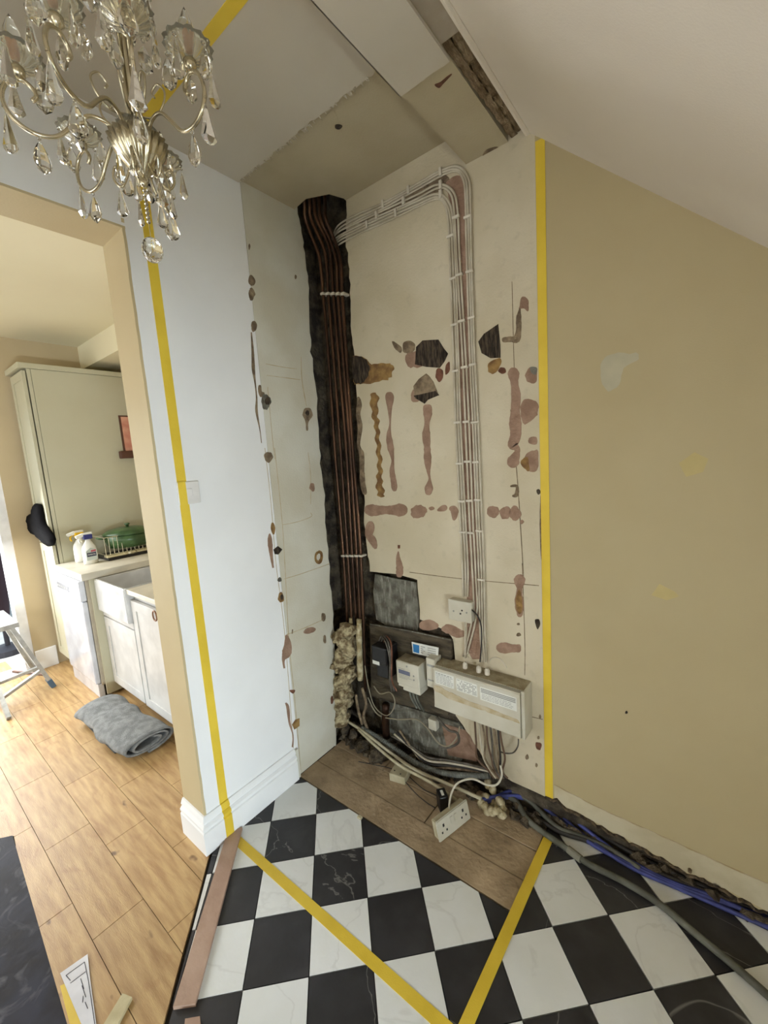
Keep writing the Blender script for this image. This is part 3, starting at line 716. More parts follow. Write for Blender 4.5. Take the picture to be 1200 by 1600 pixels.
# ------------------------------------------------------------------ light switch
c = wl(294, 770); LS = thing('light_switch', (XL, c.y, c.z), 'white single light switch on the left wall, half covered by yellow tape', 'light switch')
M_sw = mat('white_switch_plastic', (224, 221, 216), .35)
bxo('switch_plate', XL, XL + .008, c.y - .044, c.y + .044, c.z - .044, c.z + .044, M_sw, LS, .003)
bxo('rocker', XL + .007, XL + .012, c.y - .010, c.y + .012, c.z - .014, c.z + .016, M_sw, LS, .0015)
for s in (-1, 1): obj('screw', lathe(B(), [(0, 0), (.0035, 0), (.0035, .002), (.001, .002)], (0, 0, 0), 10), M_black if s > 0 else M_tan, LS)
for o_, s in zip([o for o in COL.objects if o.name.startswith('screw')], (-1, 1)):
    o_.location = (.0075, s * .031, 0); o_.rotation_euler = (0, math.pi / 2, 0)
bxo('tape_piece', XL + .0078, XL + .0092, c.y - .040, c.y - .010, c.z - .046, c.z + .046, M_tape, LS)

# ------------------------------------------------------------------ copper pipes in the chase
pipes = [
 [(476, 318), (478, 345), (497, 395), (502, 425), (505, 460), (515, 580), (523, 700), (536, 860), (543, 975)],
 [(484, 317), (486, 342), (506, 388), (511, 422), (513, 460), (523, 580), (532, 700), (543, 860), (550, 975)],
 [(491, 315), (494, 340), (513, 382), (518, 418), (521, 460), (531, 580), (541, 700), (550, 860), (557, 975)],
 [(499, 316), (502, 345), (517, 378), (526, 412), (528, 460), (538, 580), (547, 700), (557, 860), (563, 975)],
 [(508, 314), (509, 342), (521, 372), (532, 408), (535, 460), (543, 580), (551, 700), (564, 870), (571, 1080)]]
pn = ['copper pipe in the dark corner chase, leftmost of five', 'copper pipe in the dark corner chase, second from the left', 'copper pipe in the middle of the five in the chase', 'copper pipe in the dark corner chase, fourth from the left', 'copper pipe in the dark corner chase, rightmost and longest, beside the plaster']
for k, (pp_, lb) in enumerate(zip(pipes, pn)):
    top = on(2, 2.79, *pp_[0]); ptz = [top + Vector((0, 0, .12)), top, on(1, 1.535, *pp_[1]), on(1, 1.575, *pp_[2]), on(1, 1.585, *pp_[3])] + [on(1, 1.59, *q) for q in pp_[4:]]
    t = thing('copper_pipe', (ptz[-1].x, ptz[-1].y, ptz[-1].z), lb, 'pipe', 'copper pipes in the chase')
    obj('pipe_run', tube(B(), ptz, .0085, 10, 6), M_copper, t, smooth=True)
    for yy_ in (459, 868):
        ref = (505 + 8 * k, yy_) if yy_ == 459 else (537 + 7 * k, yy_)
        q = on(1, 1.588, *ref); bxo('pipe_clip', q.x - .011, q.x + .011, q.y - .012, q.y + .03, q.z - .007, q.z + .005, M_clip, t, .003)
# insulation around the foot of the pipes
bm = B()
for k in range(26):
    y = 985 + k * 5.6; x = 540 - 4 * math.sin(k * .9) - (k * .25); w = .040 - .0006 * k
    blob3(bm, on(1, 1.50, x + random.uniform(-5, 5), y), (w + .01, .05, .035), 2, .55, 26, k)
obj('mineral_wool_packing', bm, M_foam, label='yellowed mineral wool packed around the pipes in the corner', cat='insulation', kind='stuff', smooth=True)
for lb, q, rr in (('cream foam lagging sleeve on the right of the mineral wool', [(561, 968), (561, 1000), (562, 1030), (563, 1062)], .017), ('short torn foam lagging sleeve on top of the mineral wool', [(548, 966), (549, 990), (549, 1012)], .012)):
    obj('pipe_lagging', tube(B(), [on(1, 1.535, *p) for p in q], [rr * .8, rr, rr * .95, rr, rr * 1.05, rr * .9], 10, 5), M_lag, label=lb, cat='insulation', smooth=True)
# rubble at the foot of the corner and along the back wall
bm = B()
for k in range(120):
    x = random.uniform(-1.62, -.50); yb = 1.60 if x > -1.35 else 1.63
    if x < -1.30: y = random.uniform(1.47, yb); s = random.uniform(.02, .05)
    else: y = random.uniform(1.53, yb); s = random.uniform(.010, .026)
    blob3(bm, (x, y, s * .4), (s, s * .8, s * .8), 1, .7, 40, k)
for k in range(90):
    x = random.uniform(-.5, 1.3); s = random.uniform(.008, .022)
    blob3(bm, (x, random.uniform(1.592, 1.63), s * .5), (s * 1.4, s * .7, s), 1, .7, 40, k)
obj('rubble', bm, M_debris, label='dusty rubble and broken mortar along the foot of the back wall', cat='rubble', kind='stuff')
bm = B()
for k in range(14):
    y = 1110 + k * 8; blob3(bm, on(1, 1.52, 532 + k * 2.2 + random.uniform(-9, 9), y - k * 1.5), (.022, .03, .035), 2, .6, 30, k + 50)
obj('rubble', bm, M_debris, label='lump of broken mortar and dust under the mineral wool', cat='rubble', kind='stuff')
# dead wires, rusty strap in the corner
obj('rusty_pipe', tube(B(), [on(1, 1.585, 603, 1100), on(1, 1.585, 602, 1128), on(1, 1.585, 604, 1152)], .021, 12, 3), M_copper, label='rusty brown pipe stub below the black fuse holder', cat='pipe', smooth=True)
for q in ([(523, 1098), (530, 1120), (534, 1150), (537, 1172)], [(566, 1075), (572, 1100), (568, 1120), (575, 1140)], [(556, 1085), (560, 1110), (566, 1132)]):
    obj('lead_pipe', tube(B(), [on(1, 1.53, *p) for p in q], .008, 8, 5), M_tan, label='thin dusty pipe end in the rubble corner, %s' % ('hard against the left panel' if q[0][0] == 523 else 'right of the mineral wool' if q[0][0] == 566 else 'under the mineral wool'), cat='pipe', group='dusty pipe ends', smooth=True)

# ------------------------------------------------------------------ cables clipped to the wall
runs = {
 'L': ([(528, 378), (560, 361), (600, 343), (650, 320), (682, 307), (698, 318), (704, 345), (707, 400), (713, 560), (716, 660), (723, 800), (727, 890), (727, 932)], (-4, 0, 4)),
 'M': ([(527, 367), (560, 350), (600, 331), (650, 308), (685, 291), (706, 300), (712, 330), (716, 400), (725, 560), (730, 660), (736, 800), (741, 900), (742, 960), (726, 1026)], (-2.6, 2.6)),
 'R': ([(530, 357), (560, 339), (600, 320), (650, 292), (690, 270), (715, 264), (728, 280), (731, 310), (733, 400), (738, 560), (743, 660), (748, 800), (752, 900), (754, 980), (757, 1034)], (-4, 0, 4))}
clipy = {'L': [(690, 305), (620, 334), (575, 352), (705, 370), (709, 436), (711, 508), (713, 580), (716, 660), (719, 724), (722, 783), (724, 831)],
         'M': [(690, 290), (632, 315), (590, 337), (714, 340), (719, 430), (723, 502), (727, 574), (730, 659), (732, 721), (735, 782), (737, 832)],
         'R': [(690, 270), (640, 298), (600, 320), (732, 340), (735, 425), (738, 497), (740, 570), (743, 660), (745, 722), (748, 781), (750, 829), (753, 905)]}
side = {'L': 'on the left of the plaster chase', 'M': 'down the middle of the plaster chase', 'R': 'on the right of the plaster chase'}
for key, (path, offs_) in runs.items():
    for k, o_ in enumerate(offs_):
        P = []
        for i, p in enumerate(path):
            a = Vector(path[max(i - 1, 0)]); b = Vector(path[min(i + 1, len(path) - 1)]); t = (b - a).normalized(); nn = Vector((-t.y, t.x))
            q = Vector(p) + nn * (-o_) * (1 if i < len(path) - 1 else .8)
            P.append(on(1, YB - .0055 - .001 * k, q.x + random.uniform(-.5, .5), q.y + random.uniform(-.5, .5)))
        P.insert(0, on(1, 1.66, path[0][0] - 12, path[0][1] + 16 + 2 * k))
        which = {3: ('outermost', 'middle one', 'innermost'), 2: ('right-hand one', 'left-hand one')}[len(offs_)][k]
        t = thing('wall_cable', P[-1], 'white flat cable %s, %s of %d' % (side[key], which, len(offs_)), 'cable', 'flat cables clipped to the wall')
        obj('cable_run', tube(B(), P, .0046, 8, 6, .6), M_cable, t, smooth=True)
        if k == 1:
            for cx, cy in clipy[key]:
                q = wb(cx, cy, .0); hor = cx < 695 and cy < 360
                w, h = (.008, .020) if hor else (.020, .006)
                bxo('cable_clip', q.x - w / 1.3, q.x + w / 1.3, YB - .014, YB, q.z - h / 1.3, q.z + h / 1.3, M_clip, t, .002)
# loose dark cable looping from the outlet plate
obj('loose_cable', tube(B(), [on(1, 1.575, 737, 953), on(1, 1.56, 746, 962), on(1, 1.57, 752, 980), on(1, 1.575, 752, 1010), on(1, 1.57, 750, 1034)], .0032, 8, 6), M_cablek, label='thin dark cable looping from the outlet plate to the fuse board', cat='cable', smooth=True)
obj('loose_cable', tube(B(), [on(1, 1.57, 762, 1036), on(1, 1.57, 770, 1028), on(1, 1.57, 782, 1030), on(1, 1.57, 792, 1044)], .003, 8, 6), M_cable, label='short looped grey wire on the dusty top of the fuse board', cat='cable', smooth=True)
obj('loose_cable', tube(B(), [on(1, 1.59, 727, 966), on(1, 1.59, 727, 990), on(1, 1.59, 727, 1028)], .005, 8, 4), M_cable, label='straight white cable dropping from the outlet plate to the fuse board', cat='cable', smooth=True)

# ------------------------------------------------------------------ grey mortar panel, meter board
plate('mortar_panel', [on(1, YB + .02, *p) for p in [(586, 897), (612, 903), (650, 910), (656, 965), (650, 1000), (640, 1020), (622, 1000), (600, 975), (588, 968), (583, 925)]], (0, .008, 0), M_grey, wall_back)
plate('mortar_panel', [on(1, YB + .02, *p) for p in [(592, 1092), (660, 1112), (716, 1130), (740, 1160), (720, 1190), (660, 1175), (610, 1150), (596, 1130)]], (0, .008, 0), M_grey, wall_back)
plate('mortar_panel', [on(1, YB + .018, *p) for p in [(690, 1130), (740, 1145), (745, 1190), (700, 1180)]], (0, .006, 0), M_pink, wall_back)
bm = prism(B(), [on(1, 1.59, *p) for p in [(578, 975), (640, 986), (705, 1000), (706, 1060), (700, 1118), (640, 1104), (592, 1092), (580, 1088)]], (0, .018, 0))
M_board = mat('dark_meter_board', (84, 74, 56), .8, (48, 40, 28), 8, .4, 50, stretch=(1, 1, 4), detail=7)
mb = obj('meter_board', bm, M_board, label='dark dirty wooden board behind the meter and the fuse holder', cat='board')
obj('board_edge', tube(B(), [on(1, 1.588, 578, 975), on(1, 1.588, 640, 986), on(1, 1.588, 705, 1000)], .003, 6, 0), M_grey, mb)

# black cut-out fuse holder
def frame_box(par, name, x0, x1, y0, y1, z0, z1, m, bev=.004): return bxo(name, x0, x1, y0, y1, z0, z1, m, par, bev)
a = on(1, 1.49, 579, 1008); b = on(1, 1.49, 606, 1064)
FH = thing('fuse_holder', ((a.x + b.x) / 2, 1.59, b.z), 'black mains fuse holder with a small white label, left of the meter', 'fuse box')
frame_box(FH, 'fuse_body', a.x, b.x, 1.49, 1.589, (a.z + b.z) / 2 - .01, a.z + .0, M_black, .008)
frame_box(FH, 'fuse_carrier', a.x + .02, b.x, 1.50, 1.589, b.z, (a.z + b.z) / 2, M_black, .006)
q0, q1 = on(1, 1.489, 582, 1031), on(1, 1.489, 593, 1040)
bxo('label', q0.x, q1.x, 1.4885, 1.4905, q1.z, q0.z, M_label, FH)
for k, (mm, dx) in enumerate(((M_cabled, 0), (M_cabled, 4), (M_red, 8))):
    obj('fuse_tail', tube(B(), [on(1, 1.55, 592 + dx, 1003), on(1, 1.53, 596 + dx, 994), on(1, 1.50, 603 + dx, 1005), on(1, 1.485, 609 + dx * .4, 1030), on(1, 1.49, 609 + dx * .4, 1062), on(1, 1.52, 612 + dx, 1080)], .0042, 8, 5), mm, FH, smooth=True)
# electricity meter
a = on(1, 1.505, 618, 1033); b = on(1, 1.505, 656, 1088)
x0, x1 = a.x, b.x; z1 = on(1, 1.505, 640, 1038).z; z0 = on(1, 1.505, 640, 1082).z
MT = thing('electricity_meter', ((x0 + x1) / 2, 1.59, z0), 'white electricity meter with a grey display, between fuse holder and fuse board', 'meter')
frame_box(MT, 'meter_case', x0, x1, 1.505, 1.588, z0 + .028, z1, M_plast, .006)
frame_box(MT, 'terminal_cover', x0 + .03, x1 - .002, 1.512, 1.588, z0 - .004, z0 + .03, M_plast, .004)
frame_box(MT, 'terminal_cover', x0 + .004, x0 + .034, 1.51, 1.588, z0 + .012, z0 + .03, M_plast, .004)
w = x1 - x0
bxo('display', x0 + .12 * w, x0 + .62 * w, 1.5035, 1.506, z1 - .062, z1 - .042, M_lcd, MT)
bxo('top_dust', x0 + .004, x1 - .004, 1.512, 1.586, z1 - .001, z1 + .0008, M_plastd, MT)
pr = B()
for zz, wa, wb_ in ((.070, .1, .6), (.078, .12, .7), (.085, .12, .5), (.036, .1, .4)):
    box(pr, x0 + wa * w, x0 + wb_ * w, 1.5042, 1.5055, z1 - zz, z1 - zz + .0018)
obj('printed_lines', pr, M_print, MT, kind='stuff')
for dx, dz in ((.78, .055), (.78, .075), (.5, .016)): obj('meter_button', lathe(B(), [(0, 0), (.0042, 0), (.0042, .002), (.0005, .003)], (x0 + dx * w, 1.505, z1 - dz), 10, axis='y'), M_print, MT)
for dx in (.35, .5, .65): obj('meter_tail', tube(B(), [(x0 + dx * w, 1.545, z0 + .005), (x0 + dx * w + .004, 1.545, z0 - .05), (x0 + dx * w + .02, 1.57, z0 - .12)], .0055, 8, 4), M_hose, MT, smooth=True)
# card label with blue print
card = thing('warning_card', on(1, 1.57, 665, 1016), 'white card with a blue printed square above the meter', 'card')
cp = [on(1, 1.570, *p) for p in [(643, 1003), (685, 1012), (684, 1030), (645, 1020)]]
plate('card_sheet', cp, (0, .003, 0), M_label, card)
plate('blue_square', [on(1, 1.5695, *p) for p in [(645, 1006), (655, 1008.5), (655, 1021), (646, 1018.5)]], (0, .001, 0), M_printb, card)
bm = B()
for k in range(4):
    y = 1009.5 + k * 3; prism(bm, [on(1, 1.5695, *p) for p in [(657, y), (664 - k % 2 * 3, y + 1.6), (664 - k % 2 * 3, y + 2.8), (657, y + 1.2)]], (0, .0006, 0))
for k in range(4):
    y = 1012 + k * 3.3; prism(bm, [on(1, 1.5695, *p) for p in [(668, y), (681, y + 2.6), (681, y + 3.6), (668, y + 1)]], (0, .0006, 0))
obj('printed_lines', bm, M_print, card, kind='stuff')

# consumer unit
YF = 1.508
a = on(1, YF, 677, 1047); b = on(1, YF, 818, 1083)
x0, x1 = a.x, b.x; z1 = (a.z + b.z) / 2; z0 = on(1, YF, 818, 1158).z
CU = thing('fuse_board', ((x0 + x1) / 2, YB, z0), 'large white plastic fuse board with worn stickers and glue stains', 'fuse board')
bxo('base_case', x0, x1, YF + .028, YB - .001, z0, z1 + .012, M_plast, CU, .004)
W_ = x1 - x0; H_ = z1 - z0
# cover with a lifted lip along the bottom
pf = [(YF + .03, z0 + .002), (YF + .006, z0 + .002), (YF - .004, z0 + .010), (YF - .002, z0 + .022), (YF + .001, z0 + .10), (YF + .001, z1 - .006), (YF + .006, z1), (YF + .03, z1 + .003)]
bm = B(); ra = [bm.verts.new((x0 - .001, y, z)) for y, z in pf]; rb = [bm.verts.new((x1 - .016, y, z)) for y, z in pf]
bm.faces.new(ra); bm.faces.new(rb[::-1])
for k in range(len(pf)): bm.faces.new((ra[k], ra[(k + 1) % len(pf)], rb[(k + 1) % len(pf)], rb[k]))
obj('front_cover', bm, M_plast, CU)
bxo('end_cap', x1 - .015, x1 + .001, YF + .006, YB - .002, z0 - .002, z1 + .01, M_plast, CU, .005)
bxo('top_dust', x0 + .004, x1 - .004, YF + .012, YB - .002, z1 + .0115, z1 + .0135, M_plastd, CU)
def cu(u, v): return x0 + u * W_, z1 - v * H_
def sticker(u0, v0, u1, v1, m, name, d=.0008):
    xa, za = cu(u0, v0); xb, zb = cu(u1, v1); return bxo(name, xa, xb, YF + .001 - d, YF + .0015, zb, za, m, CU)
sticker(.02, .06, .25, .36, M_label, 'paper_label'); sticker(.28, .08, .52, .37, M_label, 'paper_label'); sticker(.55, .10, .93, .40, M_label, 'paper_label')
bm = B()
random.seed(3)
def bar(u0, u1, v, h=.012): 
    xa, za = cu(u0, v); xb, zb = cu(u1, v + h); box(bm, xa, xb, YF - .0003, YF + .0012, zb, za)
for k in range(7): 
    u = .03
    while u < .22:
        l = random.uniform(.012, .045); bar(u, min(u + l, .24), .09 + k * .038, .010 if k else .018); u += l + .008
for r in range(9):
    for k in range(14):
        if random.random() < .62: bar(.29 + k * .016, .29 + k * .016 + .011, .10 + r * .028, .017)
for k in range(3): bar(.56, .92, .13 + k * .035, .022)
for k in range(4):
    u = .57
    while u < .88:
        l = random.uniform(.01, .05); bar(u, u + l, .25 + k * .035, .008); u += l + .008
obj('printed_lines', bm, M_print, CU, kind='stuff')
# brown glue left by torn tape
gp = [(0.0, .43), (.08, .41), (.16, .46), (.25, .47), (.34, .50), (.48, .53), (.60, .52), (.74, .55), (.90, .56), (.95, .60), (.95, .74), (.86, .76), (.76, .74), (.66, .70), (.60, .62), (.5, .66), (.36, .67), (.26, .68), (.16, .63), (.08, .58), (.0, .56)]
P = cat([Vector((cu(u, v)[0], YF + .0005, cu(u, v)[1])) for u, v in gp], 3, closed=True)
P = [p + Vector((0, 0, .003 * noise.noise(p * 120))) for p in P]
plate('glue_stain', P, (0, -.0006, 0), M_gum, CU)
xa, za = cu(.5, .78); bxo('maker_square', xa - .008, xa + .008, YF - .0006, YF + .001, za - .008, za + .008, mat('faint_emboss', (204, 200, 186), .5), CU)
for px_ in (727, 748, 761):
    g = on(1, 1.56, px_, 1042); tg = B(); lathe(tg, [(.0, 0), (.011, 0), (.011, .022), (.008, .026), (.006, .03)], (g.x, 1.56, z1 + .012), 12)
    obj('cable_gland', tg, M_clip, CU, smooth=False)
# small switch box joined on the left of the board
a = on(1, 1.52, 664, 1026); b = on(1, 1.52, 682, 1070)
IS = thing('isolator_box', ((a.x + b.x) / 2, YB, b.z), 'narrow white switch box against the left end of the fuse board', 'fuse box')
bxo('isolator_case', a.x, x0 - .002, 1.525, 1.588, on(1, 1.52, 664, 1072).z, on(1, 1.52, 664, 1028).z, M_plast, IS, .004)
bxo('isolator_label', a.x + .006, x0 - .004, 1.5238, 1.526, on(1, 1.52, 664, 1040).z, on(1, 1.52, 664, 1037).z, M_print, IS)
bxo('isolator_label', a.x + .006, x0 - .01, 1.5238, 1.526, on(1, 1.52, 664, 1062).z, on(1, 1.52, 664, 1060).z, M_print, IS)
# blank outlet plate on the wall
a = on(1, 1.565, 700, 936); b = on(1, 1.565, 737, 972)
OP = thing('outlet_box', ((a.x + b.x) / 2, YB, b.z), 'white surface outlet box on the wall above the fuse board', 'socket')
za, zb = on(1, 1.565, 718, 939).z, on(1, 1.565, 718, 971).z
bxo('back_box', a.x + .002, b.x - .002, 1.572, YB, zb + .002, za - .002, M_plast, OP, .003)
bxo('face_plate', a.x, b.x, 1.564, 1.572, zb, za, M_plast, OP, .003)
for dx, dz in ((-.030, -.004), (.004, -.010), (.012, .006), (.034, .0)):
    obj('screw_hole', lathe(B(), [(0, 0), (.004, 0), (.004, .0016), (.0005, .0016)], ((a.x + b.x) / 2 + dx, 1.564, (za + zb) / 2 + dz), 10, axis='y'), M_black if abs(dx) < .02 else M_print, OP)

# small white square plate low on the wall
a = on(1, 1.60, 670, 1121); bxo('wall_plate', a.x, a.x + .045, 1.59, YB + .02, a.z - .055, a.z, M_plast, None, .004, label='small white plate low on the wall under the meter tails', cat='socket')

# ------------------------------------------------------------------ cables and conduits at the foot of the wall
def gc(label, pts, r, m, name='loose_cable', cat_='cable', ridge=None, group=None, n=8, sm=6):
    P = [(on(1, q[2], q[0], q[1]) if len(q) == 3 else on(2, q[3], q[0], q[1])) for q in pts]
    return obj(name, tube(B(), P, r, n, sm, 1.0, ridge), m, label=label, cat=cat_, group=group, smooth=not ridge)
# entries: (x, y, plane y) or (x, y, None, height)
gc('grey corrugated conduit running from the corner along the back wall', [(566, 1138, 1.52), (590, 1152, 1.52), (620, 1172, 1.525), (650, 1192, 1.53), (685, 1206, 1.54), (720, 1211, 1.55), (765, 1212, 1.57)], .014, M_condg, 'conduit', 'conduit', ridge=.0048, n=14)
gc('upper of two cream pipes lying across the worn boards', [(545, 1128, 1.52), (572, 1146, 1.50), (610, 1176, 1.48), (650, 1203, 1.49), (700, 1225, 1.50), (752, 1248, 1.50)], .0075, M_pvc, 'conduit', 'pipe')
gc('lower of two cream pipes lying across the worn boards', [(560, 1140, 1.50), (590, 1168, 1.47), (625, 1196, 1.44), (660, 1215, 1.45), (690, 1233, 1.46), (715, 1252, 1.46)], .0072, M_pvc, 'conduit', 'pipe')
for k in range(4):
    gc('%s cable in the heap behind the corrugated conduit' % ('dusty grey', 'dusty pale', 'black', 'tan')[k], [(612 + k * 4, 1150 - k * 3, 1.56), (640 + k * 3, 1165 + k * 4, 1.56), (668, 1183 + k * 5, 1.56), (700, 1188 + k * 4, 1.57), (735, 1195 + k * 3, 1.575), (775, 1206 + k * 2, 1.58)], .0055, (M_cabled, M_cable, M_cablek, M_tan)[k], group='cable heap behind the conduit')
gc('thin pale wire looping under the fuse holder', [(570, 1040, 1.56), (576, 1075, 1.56), (586, 1105, 1.56), (605, 1118, 1.56), (617, 1100, 1.56), (610, 1082, 1.56), (594, 1084, 1.56), (584, 1072, 1.56)], .0028, mat('dull_wire', (150, 140, 116), .6))
gc('long thin pale wire drooping from the corner to the fuse board', [(575, 1090, 1.56), (590, 1116, 1.57), (620, 1124, 1.57), (650, 1124, 1.57), (668, 1138, 1.56), (684, 1160, 1.56), (700, 1166, 1.56), (714, 1152, 1.56), (718, 1135, 1.58)], .0035, mat('dull_wire', (150, 140, 116), .6))
gc('grey cable looping below the left end of the fuse board', [(682, 1120, 1.57), (700, 1140, 1.57), (714, 1145, 1.56), (716, 1160, 1.56), (700, 1168, 1.56), (686, 1166, 1.56)], .006, M_cabled)
for k, (m_, x) in enumerate(((M_cableb, 742), (M_cable, 748), (M_tan, 754), (M_cableb, 760), (M_cabled, 766), (M_tan, 771), (M_cablek, 778), (M_cableb, 781))):
    gc('%s cable under the fuse board, %s of the eight from the left' % (('brown', 'pale', 'tan', 'second brown', 'grey', 'second tan', 'black', 'last brown')[k], ('first', 'second', 'third', 'fourth', 'fifth', 'sixth', 'seventh', 'eighth')[k]), [(x, 1128 + (x - 742) * .3, 1.565), (x + 2 + (k % 3), 1160, 1.555), (x + 4 + (k % 2) * 4, 1185, 1.56), (764 + k * 3, 1205, 1.565), (772 + k * 3, 1216, 1.57)], .0045, m_, group='cables under the fuse board')
gc('thin dark cable curling from the right end of the fuse board', [(810, 1155, 1.575), (809, 1166, 1.57), (802, 1176, 1.57), (790, 1177, 1.58), (780, 1174, 1.58)], .003, M_cabled)
gc('white flex arching from the cables to the double socket', [(782, 1196, 1.54), (784, 1212, 1.53), (776, 1226, 1.50), (760, 1226, 1.49), (738, 1217, 1.47), (716, 1223, 1.45), (706, 1238, 1.42), (702, 1258, 1.38), (704, 1268, 1.36)], .0045, M_plast)
gc('thin dark wire trailing over the cream back box', [(560, 1190, None, .004), (586, 1195, None, .004), (616, 1203, 1.452), (630, 1218, 1.44), (650, 1240, None, .005), (668, 1255, None, .004), (680, 1262, None, .004)], .002, M_cablek)
gc('second thin dark wire lying on the boards', [(640, 1214, None, .004), (660, 1232, None, .004), (676, 1240, None, .004), (688, 1246, None, .006)], .002, M_cablek)
# blue cables
for k, q in enumerate(([(752, 1250, None, .03), (775, 1245, None, .03), (800, 1236, None, .03), (830, 1238, None, .03), (862, 1254, None, .025), (900, 1283, None, .02), (960, 1330, None, .012), (1040, 1375, None, .010), (1110, 1400, None, .010), (1230, 1452, None, .010)],
                       [(758, 1254, None, .02), (790, 1246, None, .02), (822, 1248, None, .02), (850, 1262, None, .018), (890, 1294, None, .012), (940, 1328, None, .010), (1010, 1363, None, .010), (1090, 1397, None, .009), (1230, 1443, None, .009)],
                       [(765, 1246, None, .035), (800, 1243, None, .03), (850, 1252, None, .02), (905, 1300, None, .012), (980, 1352, None, .01), (1060, 1388, None, .008), (1230, 1462, None, .008)])):
    gc(('blue cable arching highest over the foam lump, then along the cream wall', 'blue cable nearest the cream wall, behind the other two', 'lowest blue cable along the wall, in front of the other two')[k], q, .0088 - .0008 * k, M_blue, group='blue cables along the wall')
for k, q in enumerate(([(800, 1262, None, .008), (838, 1278, None, .008), (875, 1300, None, .010), (930, 1318, None, .010), (1000, 1352, None, .010), (1100, 1392, None, .01), (1230, 1440, None, .01)],
                       [(790, 1236, None, .01), (830, 1252, None, .01), (870, 1272, None, .01), (930, 1300, None, .012), (1010, 1345, None, .012), (1100, 1385, None, .012), (1230, 1436, None, .01)])):
    gc(('dark cable between the blue cables and the grey hose', 'dark cable tight against the foot of the cream wall')[k], q, .009, M_cablek, group='dark cables along the wall')
gc('thick grey hose lying across the tiles towards the lower right', [(782, 1238, None, .025), (806, 1252, None, .018), (822, 1278, None, .015), (848, 1300, None, .013), (880, 1322, None, .013), (920, 1350, None, .013), (970, 1375, None, .013), (1030, 1412, None, .013), (1100, 1470, None, .013), (1160, 1520, None, .013), (1240, 1592, None, .013), (1400, 1740, None, .013)], .0115, M_hose, 'hose', 'hose', n=12)
gc('second grey hose beside the thick one', [(800, 1236, None, .03), (828, 1252, None, .02), (852, 1276, None, .016), (876, 1296, None, .014), (905, 1306, None, .012), (950, 1325, None, .012), (1000, 1358, None, .012)], .010, M_hose, 'hose', 'hose', n=12)
obj('hose_joint', tube(B(), [fl(888, 1327, .013), fl(908, 1343, .013)], .0145, 12, 0), mat('joint_grey', (128, 126, 112), .6), label='pale collar joining the grey hose near the tape', cat='hose')
# cream back box on the boards
FLZ = -.003
def rot_box(par, name, c, ux, uz_deg, sx, sy, sz_, m, bev=.003, tilt=None):
    bm = box(B(), -sx / 2, sx / 2, -sy / 2, sy / 2, 0, sz_, bev)
    R = Matrix.Rotation(math.radians(uz_deg), 4, 'Z')
    if tilt: R = R @ Matrix.Rotation(math.radians(tilt), 4, 'X')
    for v in bm.verts: v.co = R @ v.co + Vector(c)
    return obj(name, bm, m, par)
q = fl(626, 1214, FLZ); BB = thing('back_box', (q.x, q.y, FLZ), 'small cream back box lying on the worn boards left of the black box', 'back box')
rot_box(BB, 'box_body', (q.x, q.y, FLZ), 0, 12, .084, .084, .040, M_pvc, .004)
for dx, dy in ((-.024, .02), (.024, .018), (-.02, -.02), (.018, -.022)):
    obj('knockout', lathe(B(), [(0, 0), (.004, 0), (.004, .0015), (.0005, .0015)], (q.x + dx, q.y + dy, FLZ + .0395), 8), M_black, BB)
q = fl(692, 1262, FLZ); KB = thing('black_module', (q.x, q.y, FLZ), 'small black plastic box behind the double socket', 'box')
rot_box(KB, 'module_body', (q.x, q.y, FLZ), 0, -42, .055, .04, .075, M_black, .003)
rot_box(KB, 'module_label', (q.x + .0, q.y, FLZ + .0745), 0, -42, .030, .012, .0012, M_label, .0003)
# double socket standing on its edge
SA, SB_ = on(2, FLZ, 688, 1318), on(2, FLZ, 736, 1279)
dv = (SB_ - SA); dv.z = 0; Ls = dv.length; ang = math.atan2(dv.y, dv.x); mid = (SA + SB_) / 2
DS = thing('double_socket', (mid.x, mid.y, FLZ), 'dusty white double socket on its edge, wired by the white flex', 'socket')
def ds_part(name, u0, u1, d0, d1, z0_, z1_, m, bev=.002):
    bm = box(B(), u0 - .5, u1 - .5, d0, d1, z0_, z1_, 0)
    for v in bm.verts: v.co.x *= Ls
    if bev: bmesh.ops.bevel(bm, geom=bm.edges[:], offset=bev, segments=2, affect='EDGES')
    R = Matrix.Rotation(ang, 4, 'Z') @ Matrix.Rotation(math.radians(-14), 4, 'X')
    for v in bm.verts: v.co = R @ v.co + Vector((mid.x, mid.y, FLZ))
    return obj(name, bm, m, DS)
ds_part('back_box', .03, .97, .010, .040, .002, .078, M_pvc, .003)
ds_part('face_plate', 0, 1, 0, .010, 0, .082, M_plast, .003)
for u in (.16, .78):
    ds_part('pin_hole', u, u + .05, -.0006, .002, .048, .060, M_black, 0)
    ds_part('pin_hole', u - .06, u - .02, -.0006, .002, .026, .034, M_black, 0)
    ds_part('pin_hole', u + .08, u + .12, -.0006, .002, .026, .034, M_black, 0)
for u in (.40, .52): ds_part('rocker', u, u + .08, -.003, .002, .040, .066, M_plast, .001)
